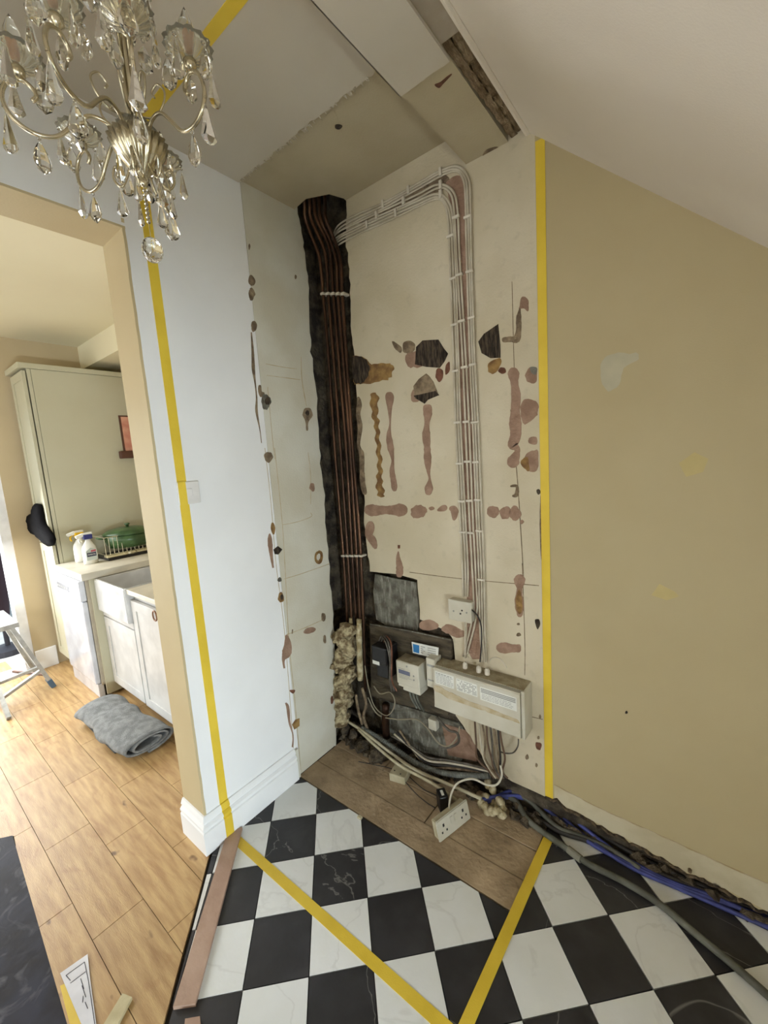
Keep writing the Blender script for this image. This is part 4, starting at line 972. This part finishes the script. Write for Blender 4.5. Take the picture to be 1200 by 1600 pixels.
# knobbly plug of set foam the blue cables come out of
q = fl(768, 1268, 0)
bm = B()
for k in range(13):
    a_ = k / 13 * 2 * math.pi * .9 + .6
    blob3(bm, (q.x + .048 * math.cos(a_), q.y + .028 * math.sin(a_) + .01, .020 + .012 * math.sin(k * 1.9)), (.020, .018, .018), 2, .4, 40, k)
blob3(bm, (q.x - .05, q.y + .08, .05), (.018, .02, .03), 2, .4, 40, 3); blob3(bm, (q.x - .02, q.y + .07, .045), (.016, .02, .022), 2, .4, 40, 9)
obj('set_foam_lump', bm, M_lag, label='knobbly ring of set foam around the end of the blue cables', cat='foam', smooth=True)
q = fl(562, 1277, .002); bxo('mortar_crumb', q.x - .01, q.x + .012, q.y - .008, q.y + .008, -.004, .008, M_pvc, None, .003, label='small pale crumb of mortar at the edge of the chequered tiles', cat='rubble')
for xx, yy_ in ((886, 1332), (845, 1300), (1010, 1372)): pass

# ------------------------------------------------------------------ things on the floor
# pine batten along the threshold
q = [fl(379, 1296, .0), fl(356, 1302, .0), fl(271, 1578, .0), fl(306, 1573, .0)]
BT = obj('pine_batten', prism(B(), q, (0, 0, .012)), M_batten, label='long pinkish pine batten lying along the edge of the tiles', cat='batten')
q = [fl(290, 1597), fl(313, 1593), fl(317, 1640), fl(285, 1650)]
obj('pine_batten', prism(B(), q, (0, 0, .012)), M_batten, label='end of a second pine batten at the bottom edge', cat='batten')
q = [fl(192, 1556), fl(207, 1562), fl(176, 1622), fl(152, 1622)]
obj('wood_offcut', prism(B(), q, (0, 0, .010)), M_stick, label='pale square offcut of wood on the oak planks', cat='offcut')
q = [fl(94, 1541), fl(101, 1538), fl(136, 1612), fl(112, 1612)]
obj('yellow_strip', prism(B(), q, (0, 0, .002)), M_tape, label='yellow strip on the planks between table and paper', cat='strip')
pa = thing('paper_drawing', fl(120, 1560), 'white folded sheet with a pencil drawing on the oak planks', 'paper')
q = [fl(*p, .004) for p in [(94, 1521), (137, 1491), (141, 1530), (152, 1612), (132, 1612), (110, 1560)]]
plate('sheet', q, (0, 0, .0012), M_paper, pa)
bm = B()
for a_, b_ in (((103, 1524), (132, 1503)), ((132, 1503), (138, 1532)), ((103, 1524), (110, 1532)), ((138, 1532), (148, 1600)), ((110, 1536), (134, 1518)), ((126, 1529), (131, 1545)), ((128, 1540), (134, 1558)), ((130, 1556), (129, 1566)), ((133, 1566), (137, 1576))):
    tube(bm, [fl(*a_, .0056), fl(*b_, .0056)], .0009, 5, 0)
obj('pencil_lines', bm, M_ink, pa, kind='stuff')
# dark marbled table top at the lower left
TZ = .75
ca, cb = on(2, TZ, 18, 1300), on(2, TZ, 105, 1600)
dx = (cb - ca); dx.z = 0; dx.normalize(); dy = Vector((-dx.y, dx.x, 0)) * -1
c1 = on(2, TZ, 0, 1304)
TB = thing('dining_table', (ca.x + .4, ca.y - .4, 0), 'dark navy marbled table top at the lower left corner', 'table')
q = [ca + dx * .015, ca - dy * 0 + dx * 1.0, ca + dx * 1.0 + dy * 1.1, ca + dy * 1.1, ca + dy * .02]
plate('table_top', [Vector((p.x, p.y, TZ)) for p in q], (0, 0, -.03), M_navy, TB)
plate('edge_strip', [Vector((p.x, p.y, TZ - .002)) for p in [ca + dx * .016 - dy * .002, ca + dy * .021 - dx * .003, ca + dy * .06 - dx * .003, ca + dy * .06 + dx * .001, ca + dy * .021 + dx * .001, ca + dx * .016 + dy * .001]], (0, 0, -.026), M_edge, TB)
for u, v in ((.08, .08), (.92, .08), (.08, 1.02), (.92, 1.02)):
    p = ca + dx * u + dy * v; bxo('leg', p.x - .03, p.x + .03, p.y - .03, p.y + .03, 0, TZ - .03, M_wood, TB, .003)
# copper stub beside the jamb
q = fl(282, 1262, 0)
obj('copper_stub', tube(B(), [(-1.80, .735, 0.0), (-1.80, .733, .08), (-1.81, .735, .20), (-1.812, .735, .24)], .007, 10, 4), M_copper2, label='bright copper pipe stub rising from the planks beside the jamb', cat='pipe', smooth=True)

# ------------------------------------------------------------------ kitchen
YD = .87
def shaker(par, x0, x1, z0, z1, y, m, name='door', rail=.06):
    d = bxo(name, x0, x1, y + .006, y + .022, z0, z1, m, par, .001)
    bxo('rail', x0, x1, y, y + .006, z1 - rail, z1, m, d, .0015); bxo('rail', x0, x1, y, y + .006, z0, z0 + rail, m, d, .0015)
    bxo('stile', x0, x0 + rail, y, y + .006, z0 + rail, z1 - rail, m, d, .0015); bxo('stile', x1 - rail, x1, y, y + .006, z0 + rail, z1 - rail, m, d, .0015)
    return d
TX = -3.955
TC = thing('tall_cabinet', (-4.15, 1.2, 0), 'tall grey-cream larder cabinet with a plain side and a dark seam', 'cabinet')
bxo('side_panel', TX - .018, TX, .925, 1.575, 0, 2.385, M_cab, TC, .001)
bxo('carcass', -4.30, TX - .019, .925, 1.575, .0, 2.38, M_cab, TC)
bxo('front_stile', TX - .018, TX, .900, .922, 0, 2.385, M_cab, TC)
shaker(TC, -4.30, TX - .003, 1.075, 2.37, .870, M_cab); shaker(TC, -4.30, TX - .003, .12, 1.065, .870, M_cab)
bxo('cornice', -4.33, TX + .012, .85, 1.59, 2.387, 2.425, M_cab, TC, .004)
# black cloth hanging on the larder door
H0 = on(1, .85, 62, 788)
go = [(57, 789), (62, 786), (67, 789), (70, 804), (73, 818), (80, 828), (88, 840), (88, 850), (80, 853), (70, 845), (62, 837), (52, 833), (44, 825), (41, 814), (45, 805), (55, 801)]
gp0 = cat([on(1, .868, x, y) for x, y in go], 3, closed=True); gc0 = sum(gp0, Vector()) / len(gp0)
bm = B(); lay = []
for d_, k_ in ((0, .96), (-.018, 1.0), (-.036, .86), (-.046, .55)):
    lay.append([bm.verts.new(gc0 + (p - gc0) * k_ + Vector((0, d_ + .006 * noise.noise(p * 40), 0))) for p in gp0])
for a_, b_ in zip(lay, lay[1:]):
    for k in range(len(gp0)): bm.faces.new((a_[k], a_[(k + 1) % len(gp0)], b_[(k + 1) % len(gp0)], b_[k]))
bm.faces.new(lay[0][::-1]); bm.faces.new(lay[-1])
obj('oven_glove', bm, M_cloth, label='black cloth glove hanging from the larder door', cat='oven glove', smooth=True)
# picture and little shelf on the side of the larder
pk = thing('picture_frame', on(0, TX, 195, 680), 'pink picture in a dark frame on the larder side, partly hidden', 'picture')
a, b = on(0, TX + .01, 185, 649), on(0, TX + .01, 196, 712)
bxo('frame', TX, TX + .012, a.y, 1.60, b.z, a.z, M_wood, pk, .001)
bxo('picture_sheet', TX + .011, TX + .0135, a.y + .014, 1.59, b.z + .01, a.z - .012, M_pic, pk)
a, b = on(0, TX + .03, 187, 705), on(0, TX + .03, 200, 716)
bxo('small_shelf', TX, TX + .05, a.y, 1.60, b.z, a.z, M_wood, None, .006, label='small dark wooden shelf under the picture', cat='shelf')
# dishwasher
DX0, DX1 = -3.95, -3.375
DW = thing('dishwasher', (-3.66, 1.15, 0), 'glossy white dishwasher under the end of the pale worktop', 'dishwasher')
bxo('cabinet_body', DX0, DX1, .885, 1.46, .09, .868, M_side, DW, .003)
bxo('door_panel', DX0 + .004, DX1 - .004, .850, .884, .105, .715, M_dw, DW, .010)
bxo('control_fascia', DX0 + .004, DX1 - .004, .846, .884, .718, .866, M_dw, DW, .008)
bxo('display_window', DX0 + .06, DX0 + .33, .8445, .8465, .757, .800, M_black, DW)
pr = B()
for k in range(6): box(pr, DX0 + .08 + k * .04, DX0 + .10 + k * .04, .8438, .8448, .772, .785)
obj('display_marks', pr, M_print, DW, kind='stuff')
bxo('handle_recess', DX0 + .16, DX0 + .40, .8455, .848, .728, .748, M_side, DW, .001)
bxo('toe_kick', DX0 + .006, DX1 - .006, .862, .90, 0, .102, M_dw, DW, .006)
# worktop over it
bxo('worktop', -3.953, -3.345, .862, 1.598, .870, .918, M_wtop, None, .003, label='pale worktop over the dishwasher, with bottles on its end', cat='worktop')
# sink cabinet, sink, right base cabinet
SCB = thing('sink_cabinet', (-3.1, 1.2, 0), 'white sink cabinet with one recessed-panel door under the white sink', 'cabinet')
bxo('carcass', -3.37, -2.825, .985, 1.55, .095, .635, M_cabw, SCB)
bxo('left_stile', -3.372, -3.352, .905, 1.55, 0.02, .868, M_cab, SCB)
bxo('rail_bar', -3.35, -2.83, .955, .985, .598, .640, M_cabw, SCB, .004)
d = shaker(SCB, -3.348, -2.832, .095, .590, .955, M_cabw)
bxo('plinth', -3.37, -2.825, 1.04, 1.06, 0, .095, M_side, SCB)
SK = thing('butler_sink', (-3.09, 1.15, .64), 'glossy white ceramic butler sink between worktop and right cabinet', 'sink')
bm = B(); x0, x1, y0, y1, z0, z1, t_ = -3.348, -2.832, .930, 1.40, .642, .868, .022
outer = [(x0, y0), (x1, y0), (x1, y1), (x0, y1)]; inner = [(x0 + t_, y0 + t_), (x1 - t_, y0 + t_), (x1 - t_, y1 - t_), (x0 + t_, y1 - t_)]
ob = [bm.verts.new((*p, z0)) for p in outer]; ot = [bm.verts.new((*p, z1)) for p in outer]; it = [bm.verts.new((*p, z1)) for p in inner]; ib = [bm.verts.new((*p, z0 + .03)) for p in inner]
bm.faces.new(ob[::-1]); bm.faces.new(ib)
for k in range(4):
    j = (k + 1) % 4; bm.faces.new((ob[k], ob[j], ot[j], ot[k])); bm.faces.new((ot[k], ot[j], it[j], it[k])); bm.faces.new((it[k], it[j], ib[j], ib[k]))
bmesh.ops.bevel(bm, geom=bm.edges[:], offset=.006, segments=3, affect='EDGES')
obj('sink_bowl', bm, M_ceramic, SK, smooth=False)
obj('drain', lathe(B(), [(0, 0), (.03, 0), (.03, .003), (.001, .003)], (-3.09, 1.17, .6715), 16), M_alu, SK)
RC = thing('base_cabinet', (-2.5, 1.2, 0), 'white base cabinet right of the sink with a copper ring handle', 'cabinet')
bxo('carcass', -2.822, -2.20, .985, 1.55, .085, .835, M_cabw, RC)
shaker(RC, -2.818, -2.36, .09, .795, .955, M_cabw); shaker(RC, -2.356, -2.205, .09, .795, .955, M_cabw, rail=.04)
bxo('top_board', -2.83, -2.19, .945, 1.598, .836, .866, M_wtop, RC, .003)
bxo('plinth', -2.822, -2.20, 1.04, 1.06, 0, .085, M_side, RC)
hc = on(1, .94, 240, 963)
rg_ = B(); tube(rg_, [Vector((hc.x + .024 * math.cos(a_ / 12 * 2 * math.pi), .946, hc.z + .030 * math.sin(a_ / 12 * 2 * math.pi))) for a_ in range(13)], .0045, 8, 0)
obj('ring_handle', rg_, mat('copper_ring', (140, 104, 80), .4, metal=.6), RC, smooth=True, label='copper ring handle')
bxo('wall_worktop', -3.344, -2.19, 1.402, 1.598, .868, .900, M_wtop, None, .002, label='narrow pale shelf of worktop behind the white sink', cat='worktop')
# grey rolled bath mat
RG = thing('bath_mat', (-2.74, .82, 0), 'grey towelling mat folded and rolled on the planks by the cabinets', 'mat')
def roll_sec(x, f):
    out = []
    k_ = 46
    for i in range(k_):
        t = i / (k_ - 1); a_ = -math.pi * .5 + t * 2 * math.pi * 2.4
        rr = 1 - .62 * t
        out.append(Vector((x, .812 + .150 * rr * math.cos(a_) * f + (.02 * noise.noise(Vector((x * 6, t * 3, 0)))), .058 + .055 * rr * math.sin(a_) + .010 * noise.noise(Vector((x * 9, t * 6, 4))))))
    return out
bm = B(); st = 26; secs = []
for i in range(st + 1):
    u = i / st; x = -3.14 + .70 * u; f = 1.0 - .10 * (1 - u)
    S = roll_sec(x, f); sh = -.09 * (1 - u) * 0 - .02 + .015 * math.sin(u * 7)
    c_ = [p + Vector((0, -.04 * (1 - u) + sh * .4, .006 * math.sin(u * 19))) for p in S]
    secs.append(c_)
th_ = .010
ringsA = []
for c_ in secs:
    ra, rb = [], []
    for i, p in enumerate(c_):
        t = (c_[min(i + 1, len(c_) - 1)] - c_[max(i - 1, 0)]).normalized(); nn = Vector((0, -t.z, t.y))
        ra.append(bm.verts.new(p + nn * th_ / 2)); rb.append(bm.verts.new(p - nn * th_ / 2))
    ringsA.append(ra + rb[::-1])
m_ = len(ringsA[0])
for a_, b_ in zip(ringsA, ringsA[1:]):
    for k in range(m_): bm.faces.new((a_[k], a_[(k + 1) % m_], b_[(k + 1) % m_], b_[k]))
for rr_ in (ringsA[0], ringsA[-1]):
    h_ = m_ // 2
    for k in range(h_ - 1): bm.faces.new((rr_[k], rr_[k + 1], rr_[m_ - 2 - k], rr_[m_ - 1 - k]))
zmin = min(v.co.z for v in bm.verts)
for v in bm.verts: v.co.z -= zmin - .001
obj('rolled_towelling', bm, M_rug, RG, smooth=True)
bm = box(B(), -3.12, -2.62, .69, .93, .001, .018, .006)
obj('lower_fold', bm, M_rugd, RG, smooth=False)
# aluminium step ladder at the left edge
LD = thing('step_ladder', (-3.8, .4, 0), 'aluminium step ladder with a blue-grey foot at the left edge', 'ladder')
def rail(a, b, w, d, m, name='rail'):
    a, b = Vector(a), Vector(b); t = (b - a).normalized(); s = Vector((1, 0, 0)); s = (s - t * s.dot(t)).normalized(); u = t.cross(s)
    bm = B(); q = [a + s * w / 2 + u * d / 2, a - s * w / 2 + u * d / 2, a - s * w / 2 - u * d / 2, a + s * w / 2 - u * d / 2]
    prism(bm, q, b - a); return obj(name, bm, m, LD)
f1 = fl(83, 1072); f2 = fl(14, 1124)
t1 = on(1, f1.y - .17, 16, 978); t2 = Vector((f2.x, f2.y - .02, t1.z))
rail(f1, t1, .06, .025, M_alu); rail((f1.x - .42, f1.y - .02, 0), (t1.x - .40, t1.y, t1.z), .06, .025, M_alu)
rail(f1 + Vector((-.0, .0, .001)), f1 + (t1 - f1) * .12, .068, .032, M_foot, 'foot')
u2 = t1 + Vector((.0, -.10, 0))
rail(f2, on(1, f2.y, -14, 1046), .055, .025, M_alu)
bxo('tread', t1.x - .44, t1.x + .06, t1.y - .16, t1.y + .04, t1.z - .01, t1.z + .025, M_alu, LD, .004)
p1 = f1.lerp(t1, .33); rail(p1, (p1.x - .0, p1.y - .35, p1.z - .02), .03, .02, M_alu, 'brace'); rail(p1 + Vector((0, 0, -.03)), (p1.x, p1.y - .30, p1.z - .16), .03, .02, M_alu, 'brace')
obj('cross_bar', tube(B(), [f1.lerp(t1, .2), f1.lerp(t1, .2) + Vector((-.36, -.12, -.02))], .012, 8, 0), M_copper, LD)
# bottles, dish rack and pan on the worktop
WZ = .9185
def wk(x, y): return on(2, WZ, x, y)
def bottle(c, label, body, trig, label_main=True, yellow=False, s=1.0):
    t = thing('spray_bottle', (c.x, c.y, WZ), label, 'spray bottle')
    def P(l): return [(r * s, z * s) for r, z in l]
    bm = B(); lathe(bm, P([(0, 0), (.042, 0), (.044, .01), (.044, .10), (.040, .13), (.022, .165), (.016, .175), (.016, .19)]), (c.x, c.y, WZ), 20)
    for v in bm.verts: v.co.x = c.x + (v.co.x - c.x) * .8 ; v.co.y = c.y + (v.co.y - c.y) * 1.1
    obj('bottle_body', bm, body, t, smooth=True)
    bm = B(); box(bm, c.x - .018 * s, c.x + .018 * s, c.y - .028 * s, c.y + .030 * s, WZ + .188 * s, WZ + .225 * s, .005)
    obj('spray_head', bm, trig, t)
    bm = prism(B(), [(c.x - .012 * s, c.y - .030 * s, WZ + .236 * s), (c.x - .012 * s, c.y - .075 * s, WZ + .222 * s), (c.x - .012 * s, c.y - .070 * s, WZ + .205 * s), (c.x - .012 * s, c.y + .030 * s, WZ + .222 * s), (c.x - .012 * s, c.y + .030 * s, WZ + .238 * s)], (.024 * s, 0, 0))
    obj('nozzle', bm, M_bottle, t)
    bm = B(); tube(bm, [(c.x, c.y - .035 * s, WZ + .215 * s), (c.x, c.y - .055 * s, WZ + .190 * s), (c.x, c.y - .048 * s, WZ + .165 * s)], .006 * s, 8, 4)
    obj('trigger', bm, M_bottle if not yellow else M_yel, t, smooth=True)
    return t
c1_ = wk(143, 880); c2_ = wk(135, 878) + Vector((-.06, -.005, 0))
b1 = bottle(c1_, 'white spray bottle with a navy head and a dark printed label', M_bottle, M_navyp)
b2 = bottle(c2_, 'second spray bottle with a yellow head, behind the first', M_bottle, M_yel, yellow=True, s=1.03)
lx = c1_.x + .0365
bm = prism(B(), [(lx - .001, c1_.y - .034, WZ + .03), (lx - .001, c1_.y + .034, WZ + .03), (lx - .001, c1_.y + .034, WZ + .105), (lx - .001, c1_.y + .0, WZ + .125), (lx - .001, c1_.y - .034, WZ + .10)], (.002, 0, 0))
obj('label', bm, mat('label_grey', (188, 196, 186), .5), b1)
bxo('label_band', lx + .001, lx + .0018, c1_.y - .030, c1_.y + .030, WZ + .058, WZ + .088, M_labelk, b1)
bxo('label_flash', lx + .001, lx + .0018, c1_.y - .002, c1_.y + .030, WZ + .092, WZ + .106, M_labelr, b1)
def text(s, size, loc, rot, m, par, name):
    cu_ = bpy.data.curves.new('txt', 'FONT'); cu_.body = s; cu_.size = size; cu_.extrude = .0003; cu_.align_x = 'CENTER'; cu_.align_y = 'CENTER'
    to = bpy.data.objects.new('txt', cu_); COL.objects.link(to); bpy.context.view_layer.update()
    me = bpy.data.meshes.new_from_object(to.evaluated_get(bpy.context.evaluated_depsgraph_get()))
    bpy.data.objects.remove(to); bm = B(); bm.from_mesh(me); bpy.data.meshes.remove(me)
    Mx = Matrix.Translation(loc) @ rot
    for v in bm.verts: v.co = Mx @ v.co
    return obj(name, bm, m, par, recalc=False)
RX = Matrix(((0, 0, 1, 0), (1, 0, 0, 0), (0, 1, 0, 0), (0, 0, 0, 1)))     # faces +x, reads along +y
text('VIAKAL', .0165, (lx + .0022, c1_.y, WZ + .073), RX, M_label, b1, 'lettering')
# dish rack
ra_, rb_ = on(2, WZ, 163, 877), on(0, TX + .30, 232, 868)
RK = thing('dish_rack', (-3.70, 1.28, WZ), 'wire dish rack over a dark tray at the back of the worktop', 'dish rack')
xF, y0r, y1r = -3.64, wk(164, 878).y + .02, 1.56
zb_ = WZ + .045; zt_ = zb_ + .135
bm = B()
tube(bm, [(xF, y0r, zt_), (xF, y1r, zt_)], .003, 6, 0); tube(bm, [(xF, y0r, zb_), (xF, y1r, zb_)], .003, 6, 0)
tube(bm, [(xF, y0r, zt_), (xF - .26, y0r, zt_)], .003, 6, 0); tube(bm, [(xF, y0r, zb_), (xF - .26, y0r, zb_)], .003, 6, 0); tube(bm, [(xF - .26, y0r, zt_), (xF - .26, y1r, zt_)], .003, 6, 0)
obj('rim', bm, M_wire, RK)
for k in range(16):
    y = y0r + (y1r - y0r) * k / 15; obj('wire', tube(B(), [(xF, y, zb_), (xF, y, zt_)], .0022, 6, 0), M_wire, RK)
bxo('drip_tray', xF - .27, xF + .02, y0r + .005, y1r, WZ, WZ + .022, M_black, RK, .004)
bxo('chopping_board', xF - .05, xF + .015, y0r + .0, y1r - .03, WZ + .023, WZ + .040, M_stick, None, .003, label='pale wooden chopping board lying under the dish rack', cat='board')
bm = B(); blob3(bm, (xF + .024, y0r + .17, WZ + .034), (.010, .035, .014), 2, .3, 60, 4)
obj('scouring_pad', bm, M_wire, label='shiny crumpled scouring pad on the edge of the rack', cat='scourer', smooth=True)
PC = Vector((xF - .13, y0r + .22, zb_ + .03))
PN = thing('green_pan', PC, 'green enamel casserole with a domed lid in the dish rack', 'pan')
obj('pan_body', lathe(B(), [(.0, 0), (.15, 0), (.17, .05), (.175, .10), (.165, .10), (.15, .02), (.0, .012)], PC, 28), M_green, PN, smooth=True)
obj('pan_lid', lathe(B(), [(.18, .102), (.182, .11), (.14, .135), (.07, .15), (.0, .153)], PC, 28), M_green, PN, smooth=True)
obj('lid_knob', lathe(B(), [(.01, .15), (.012, .165), (.022, .17), (.018, .18), (.0, .182)], PC, 14), M_green, PN, smooth=True)
obj('handle', tube(B(), [PC + Vector((0.02, -.165, .085)), PC + Vector((.02, -.215, .092)), PC + Vector((-.03, -.215, .092)), PC + Vector((-.03, -.165, .085))], .009, 8, 5), M_green, PN, smooth=True)
obj('grey_mug', lathe(B(), [(0, 0), (.03, 0), (.032, .045), (.026, .047), (.0, .012)], wk(160, 870) + Vector((-.16, .03, 0)) + Vector((0, 0, .0)), 16), M_tan, label='small grey-brown cup behind the bottles', cat='cup', smooth=True)

# garden seen through the far door
PS = thing('parasol', (-6.4, .55, -.03), 'closed dark garden parasol beyond the kitchen door', 'parasol')
pc = on(0, -5.2, 3, 960)
PS.location = (-5.2, pc.y, -.03)
obj('parasol_cloth', lathe(B(), [(0, .35), (.05, .36), (.07, .55), (.10, .9), (.11, 1.3), (.08, 1.6), (.0, 1.75)], (-5.2, pc.y, -.03), 14, .12, 5), M_parasol, PS, smooth=True)
obj('parasol_cap', lathe(B(), [(.10, 1.45), (.10, 1.6), (.06, 1.78), (.0, 1.85)], (-5.2, pc.y, -.03), 14, .1, 5), M_green2, PS, smooth=True)
obj('pole', tube(B(), [(-5.2, pc.y, -.03), (-5.2, pc.y, 1.9)], .02, 8, 0), M_post, PS)
obj('base', lathe(B(), [(0, 0), (.16, 0), (.15, .05), (.03, .07), (.0, .07)], (-5.2, pc.y, -.03), 18), M_post, PS)
gq = on(0, -6.2, 16, 900)
GB = thing('garden_box', (-6.2, gq.y, -.03), 'blue-grey storage box on the bright paving outside', 'box')
bxo('box_body', -6.5, -6.2, gq.y - .14, gq.y + .12, -.03, .95, M_outside, GB, .01)
bxo('box_lid', -6.52, -6.18, gq.y - .16, gq.y + .14, .951, 1.0, M_outside, GB, .01)
gp_ = [on(0, -5.6, 10, 880), on(0, -5.6, 23, 975)]
obj('garden_pole', tube(B(), [gp_[0], Vector((-5.6, gp_[1].y, -.03))], .012, 8, 0), M_post, label='thin dark pole leaning outside the kitchen door', cat='pole')

# ------------------------------------------------------------------ chandelier
HUB = Vector((-1.046, .512, 2.263))
CH = thing('chandelier', HUB + Vector((0, 0, -.22)), 'champagne metal chandelier with glass dishes and crystal drops', 'chandelier')
def ring_r(r, a, z): return HUB + Vector((r * math.cos(math.radians(a)), r * math.sin(math.radians(a)), z))
def lat(name, pr, c, m, par=CH, n=24, wave=0, waves=0, sm=True): return obj(name, lathe(B(), pr, c, n, wave, waves), m, par, smooth=sm)
lat('hub_bowl', [(.006, -.012), (.012, -.010), (.018, -.002), (.034, .014), (.050, .036), (.060, .062), (.057, .062), (.046, .036), (.024, .018), (.0, .012)], HUB, M_brassy, n=96, wave=.05, waves=20)
lat('finial', [(.0, -.034), (.007, -.030), (.009, -.022), (.005, -.014), (.006, -.008)], HUB, M_brassy, n=14)
lat('glass_cup', [(.030, .050), (.036, .075), (.040, .09), (.037, .09), (.03, .07), (.02, .052)], HUB, M_glassr, n=40, wave=.06, waves=14)
for a_ in (0, 90, 180, 270):
    obj('stem_rod', tube(B(), [HUB + Vector((.016 * math.cos(math.radians(a_)), .016 * math.sin(math.radians(a_)), .03)), HUB + Vector((.011 * math.cos(math.radians(a_)), .011 * math.sin(math.radians(a_)), .30))], .0042, 8, 0), M_brassy, CH, smooth=True)
lat('stem', [(.009, .02), (.009, .44)], HUB, M_brassy, n=12)
lat('stem_collar', [(.009, .28), (.03, .29), (.036, .31), (.022, .33), (.009, .34)], HUB, M_brassy, n=40, wave=.06, waves=12)
lat('upper_dish', [(.010, .335), (.045, .345), (.062, .365), (.058, .367), (.04, .35), (.01, .342)], HUB, M_glassr, n=48, wave=.05, waves=16)
lat('ceiling_cup', [(.0, .452), (.02, .452), (.045, .475), (.05, ZC - HUB.z), (.0, ZC - HUB.z)], HUB, M_brassy, n=24)
armp = [(.012, .045), (.04, .067), (.06, .082), (.09, .082), (.119, .056), (.145, .027), (.169, .016), (.198, .018), (.224, .037), (.232, .067), (.221, .096), (.20, .109), (.184, .103), (.176, .088), (.184, .076)]
scr = [(.012, .11), (.05, .10), (.075, .12), (.082, .145), (.066, .162), (.05, .150), (.056, .138)]
scr2 = [(.012, .05), (.03, .0), (.05, -.030), (.066, -.012), (.060, .012), (.048, .006)]
def pendant(c, s=1.0, kind=0, par=CH, name='crystal_drop'):
    if kind == 0: prf = [(0, -.050), (.009, -.042), (.0125, -.032), (.009, -.016), (.003, -.003), (0, 0)]; n_ = 8
    elif kind == 1: prf = [(0, -.060), (.006, -.057), (.011, -.050), (.007, -.032), (.003, -.010), (0, 0)]; n_ = 6
    else: prf = [(0, -.044), (.010, -.034), (.010, -.018), (0, -.002)]; n_ = 6
    s *= 1.3; bm = B(); lathe(bm, [(r * s, z * s) for r, z in prf], c, n_)
    ca_ = random.uniform(0, math.pi); 
    for v in bm.verts:      # slightly flattened, turned at random
        d_ = v.co - Vector(c); d_ = Matrix.Rotation(ca_, 3, 'Z') @ Vector((d_.x * 1.15, d_.y * .7, d_.z)); v.co = Vector(c) + d_
    return obj(name, bm, M_glass, par)
def bead(c, r, par=CH):
    bm = B(); bmesh.ops.create_icosphere(bm, subdivisions=1, radius=r, matrix=Matrix.Translation(c)); return obj('crystal_bead', bm, M_glass, par)
random.seed(11)
for a_ in (-108, -167, 138, 8, -24, -58):
    arm = obj('arm', tube(B(), [ring_r(r, a_, z) for r, z in armp], .0042, 8, 5), M_brassy, CH, smooth=True)
    obj('scroll', tube(B(), [ring_r(r, a_ + 18, z) for r, z in scr], .0024, 6, 5), M_brassy, CH, smooth=True)
    cc = ring_r(.200, a_, .112)
    obj('candle_cup', lathe(B(), [(.004, -.003), (.012, .004), (.013, .016), (.007, .02), (.006, .024)], cc, 14), M_brassy, arm, smooth=True)
    obj('glass_dish', lathe(B(), [(.006, .014), (.022, .018), (.038, .028), (.046, .042), (.044, .043), (.034, .031), (.02, .022), (.006, .019)], cc, 48, .06, 14), M_glassr, arm, smooth=True)
    obj('bulb', lathe(B(), [(.007, .024), (.011, .04), (.016, .058), (.014, .08), (.006, .10), (.0, .112)], cc, 14), M_glass, arm, smooth=True)
    obj('filament', lathe(B(), [(.0, .03), (.005, .034), (.006, .055), (.003, .066), (.0, .068)], cc, 8), M_filament, arm, smooth=True)
    for j in range(5):      # drops from the dish rim
        aj = j * 72 + a_; p = cc + Vector((.043 * math.cos(math.radians(aj)), .043 * math.sin(math.radians(aj)), .034))
        bead(p + Vector((0, 0, -.006)), .0045, arm); pendant(p + Vector((0, 0, -.012)), .92, j % 3, arm)
    p = ring_r(.183, a_, .014); bead(p + Vector((0, 0, -.006)), .004, arm); pendant(p + Vector((0, 0, -.012)), .95, 0, arm)
    p = ring_r(.231, a_, .06); bead(p + Vector((0, 0, -.01)), .0045, arm); pendant(p + Vector((0, 0, -.018)), 1.0, 1, arm)
for a_ in (-140, -40, 60, 120, 170, 10): obj('scroll', tube(B(), [ring_r(r, a_, z) for r, z in scr2], .0026, 6, 5), M_brassy, CH, smooth=True); pendant(ring_r(.055, a_, -.032), .8, 1)
for j in range(8):
    aj = j * 45 + 10; p = HUB + Vector((.058 * math.cos(math.radians(aj)), .058 * math.sin(math.radians(aj)), .36)); pendant(p, 1.0, j % 3)
for j in range(6):
    aj = j * 60 + 20; p = HUB + Vector((.046 * math.cos(math.radians(aj)), .046 * math.sin(math.radians(aj)), .028)); pendant(p, .9, 1)
for j in range(8): bead(HUB + Vector((0, 0, -.040 - j * .0095)), .0052)
b_ = HUB + Vector((0, 0, -.168)); bm = B(); g_ = bmesh.ops.create_icosphere(bm, subdivisions=3, radius=.023)
for v in bm.verts: v.co = b_ + Vector((v.co.x, v.co.y, v.co.z * 1.2))
obj('crystal_ball', bm, M_glass, CH); obj('ball_rod', tube(B(), [HUB + Vector((0, 0, -.03)), b_ + Vector((0, 0, .02))], .001, 5, 0), M_brassy, CH)
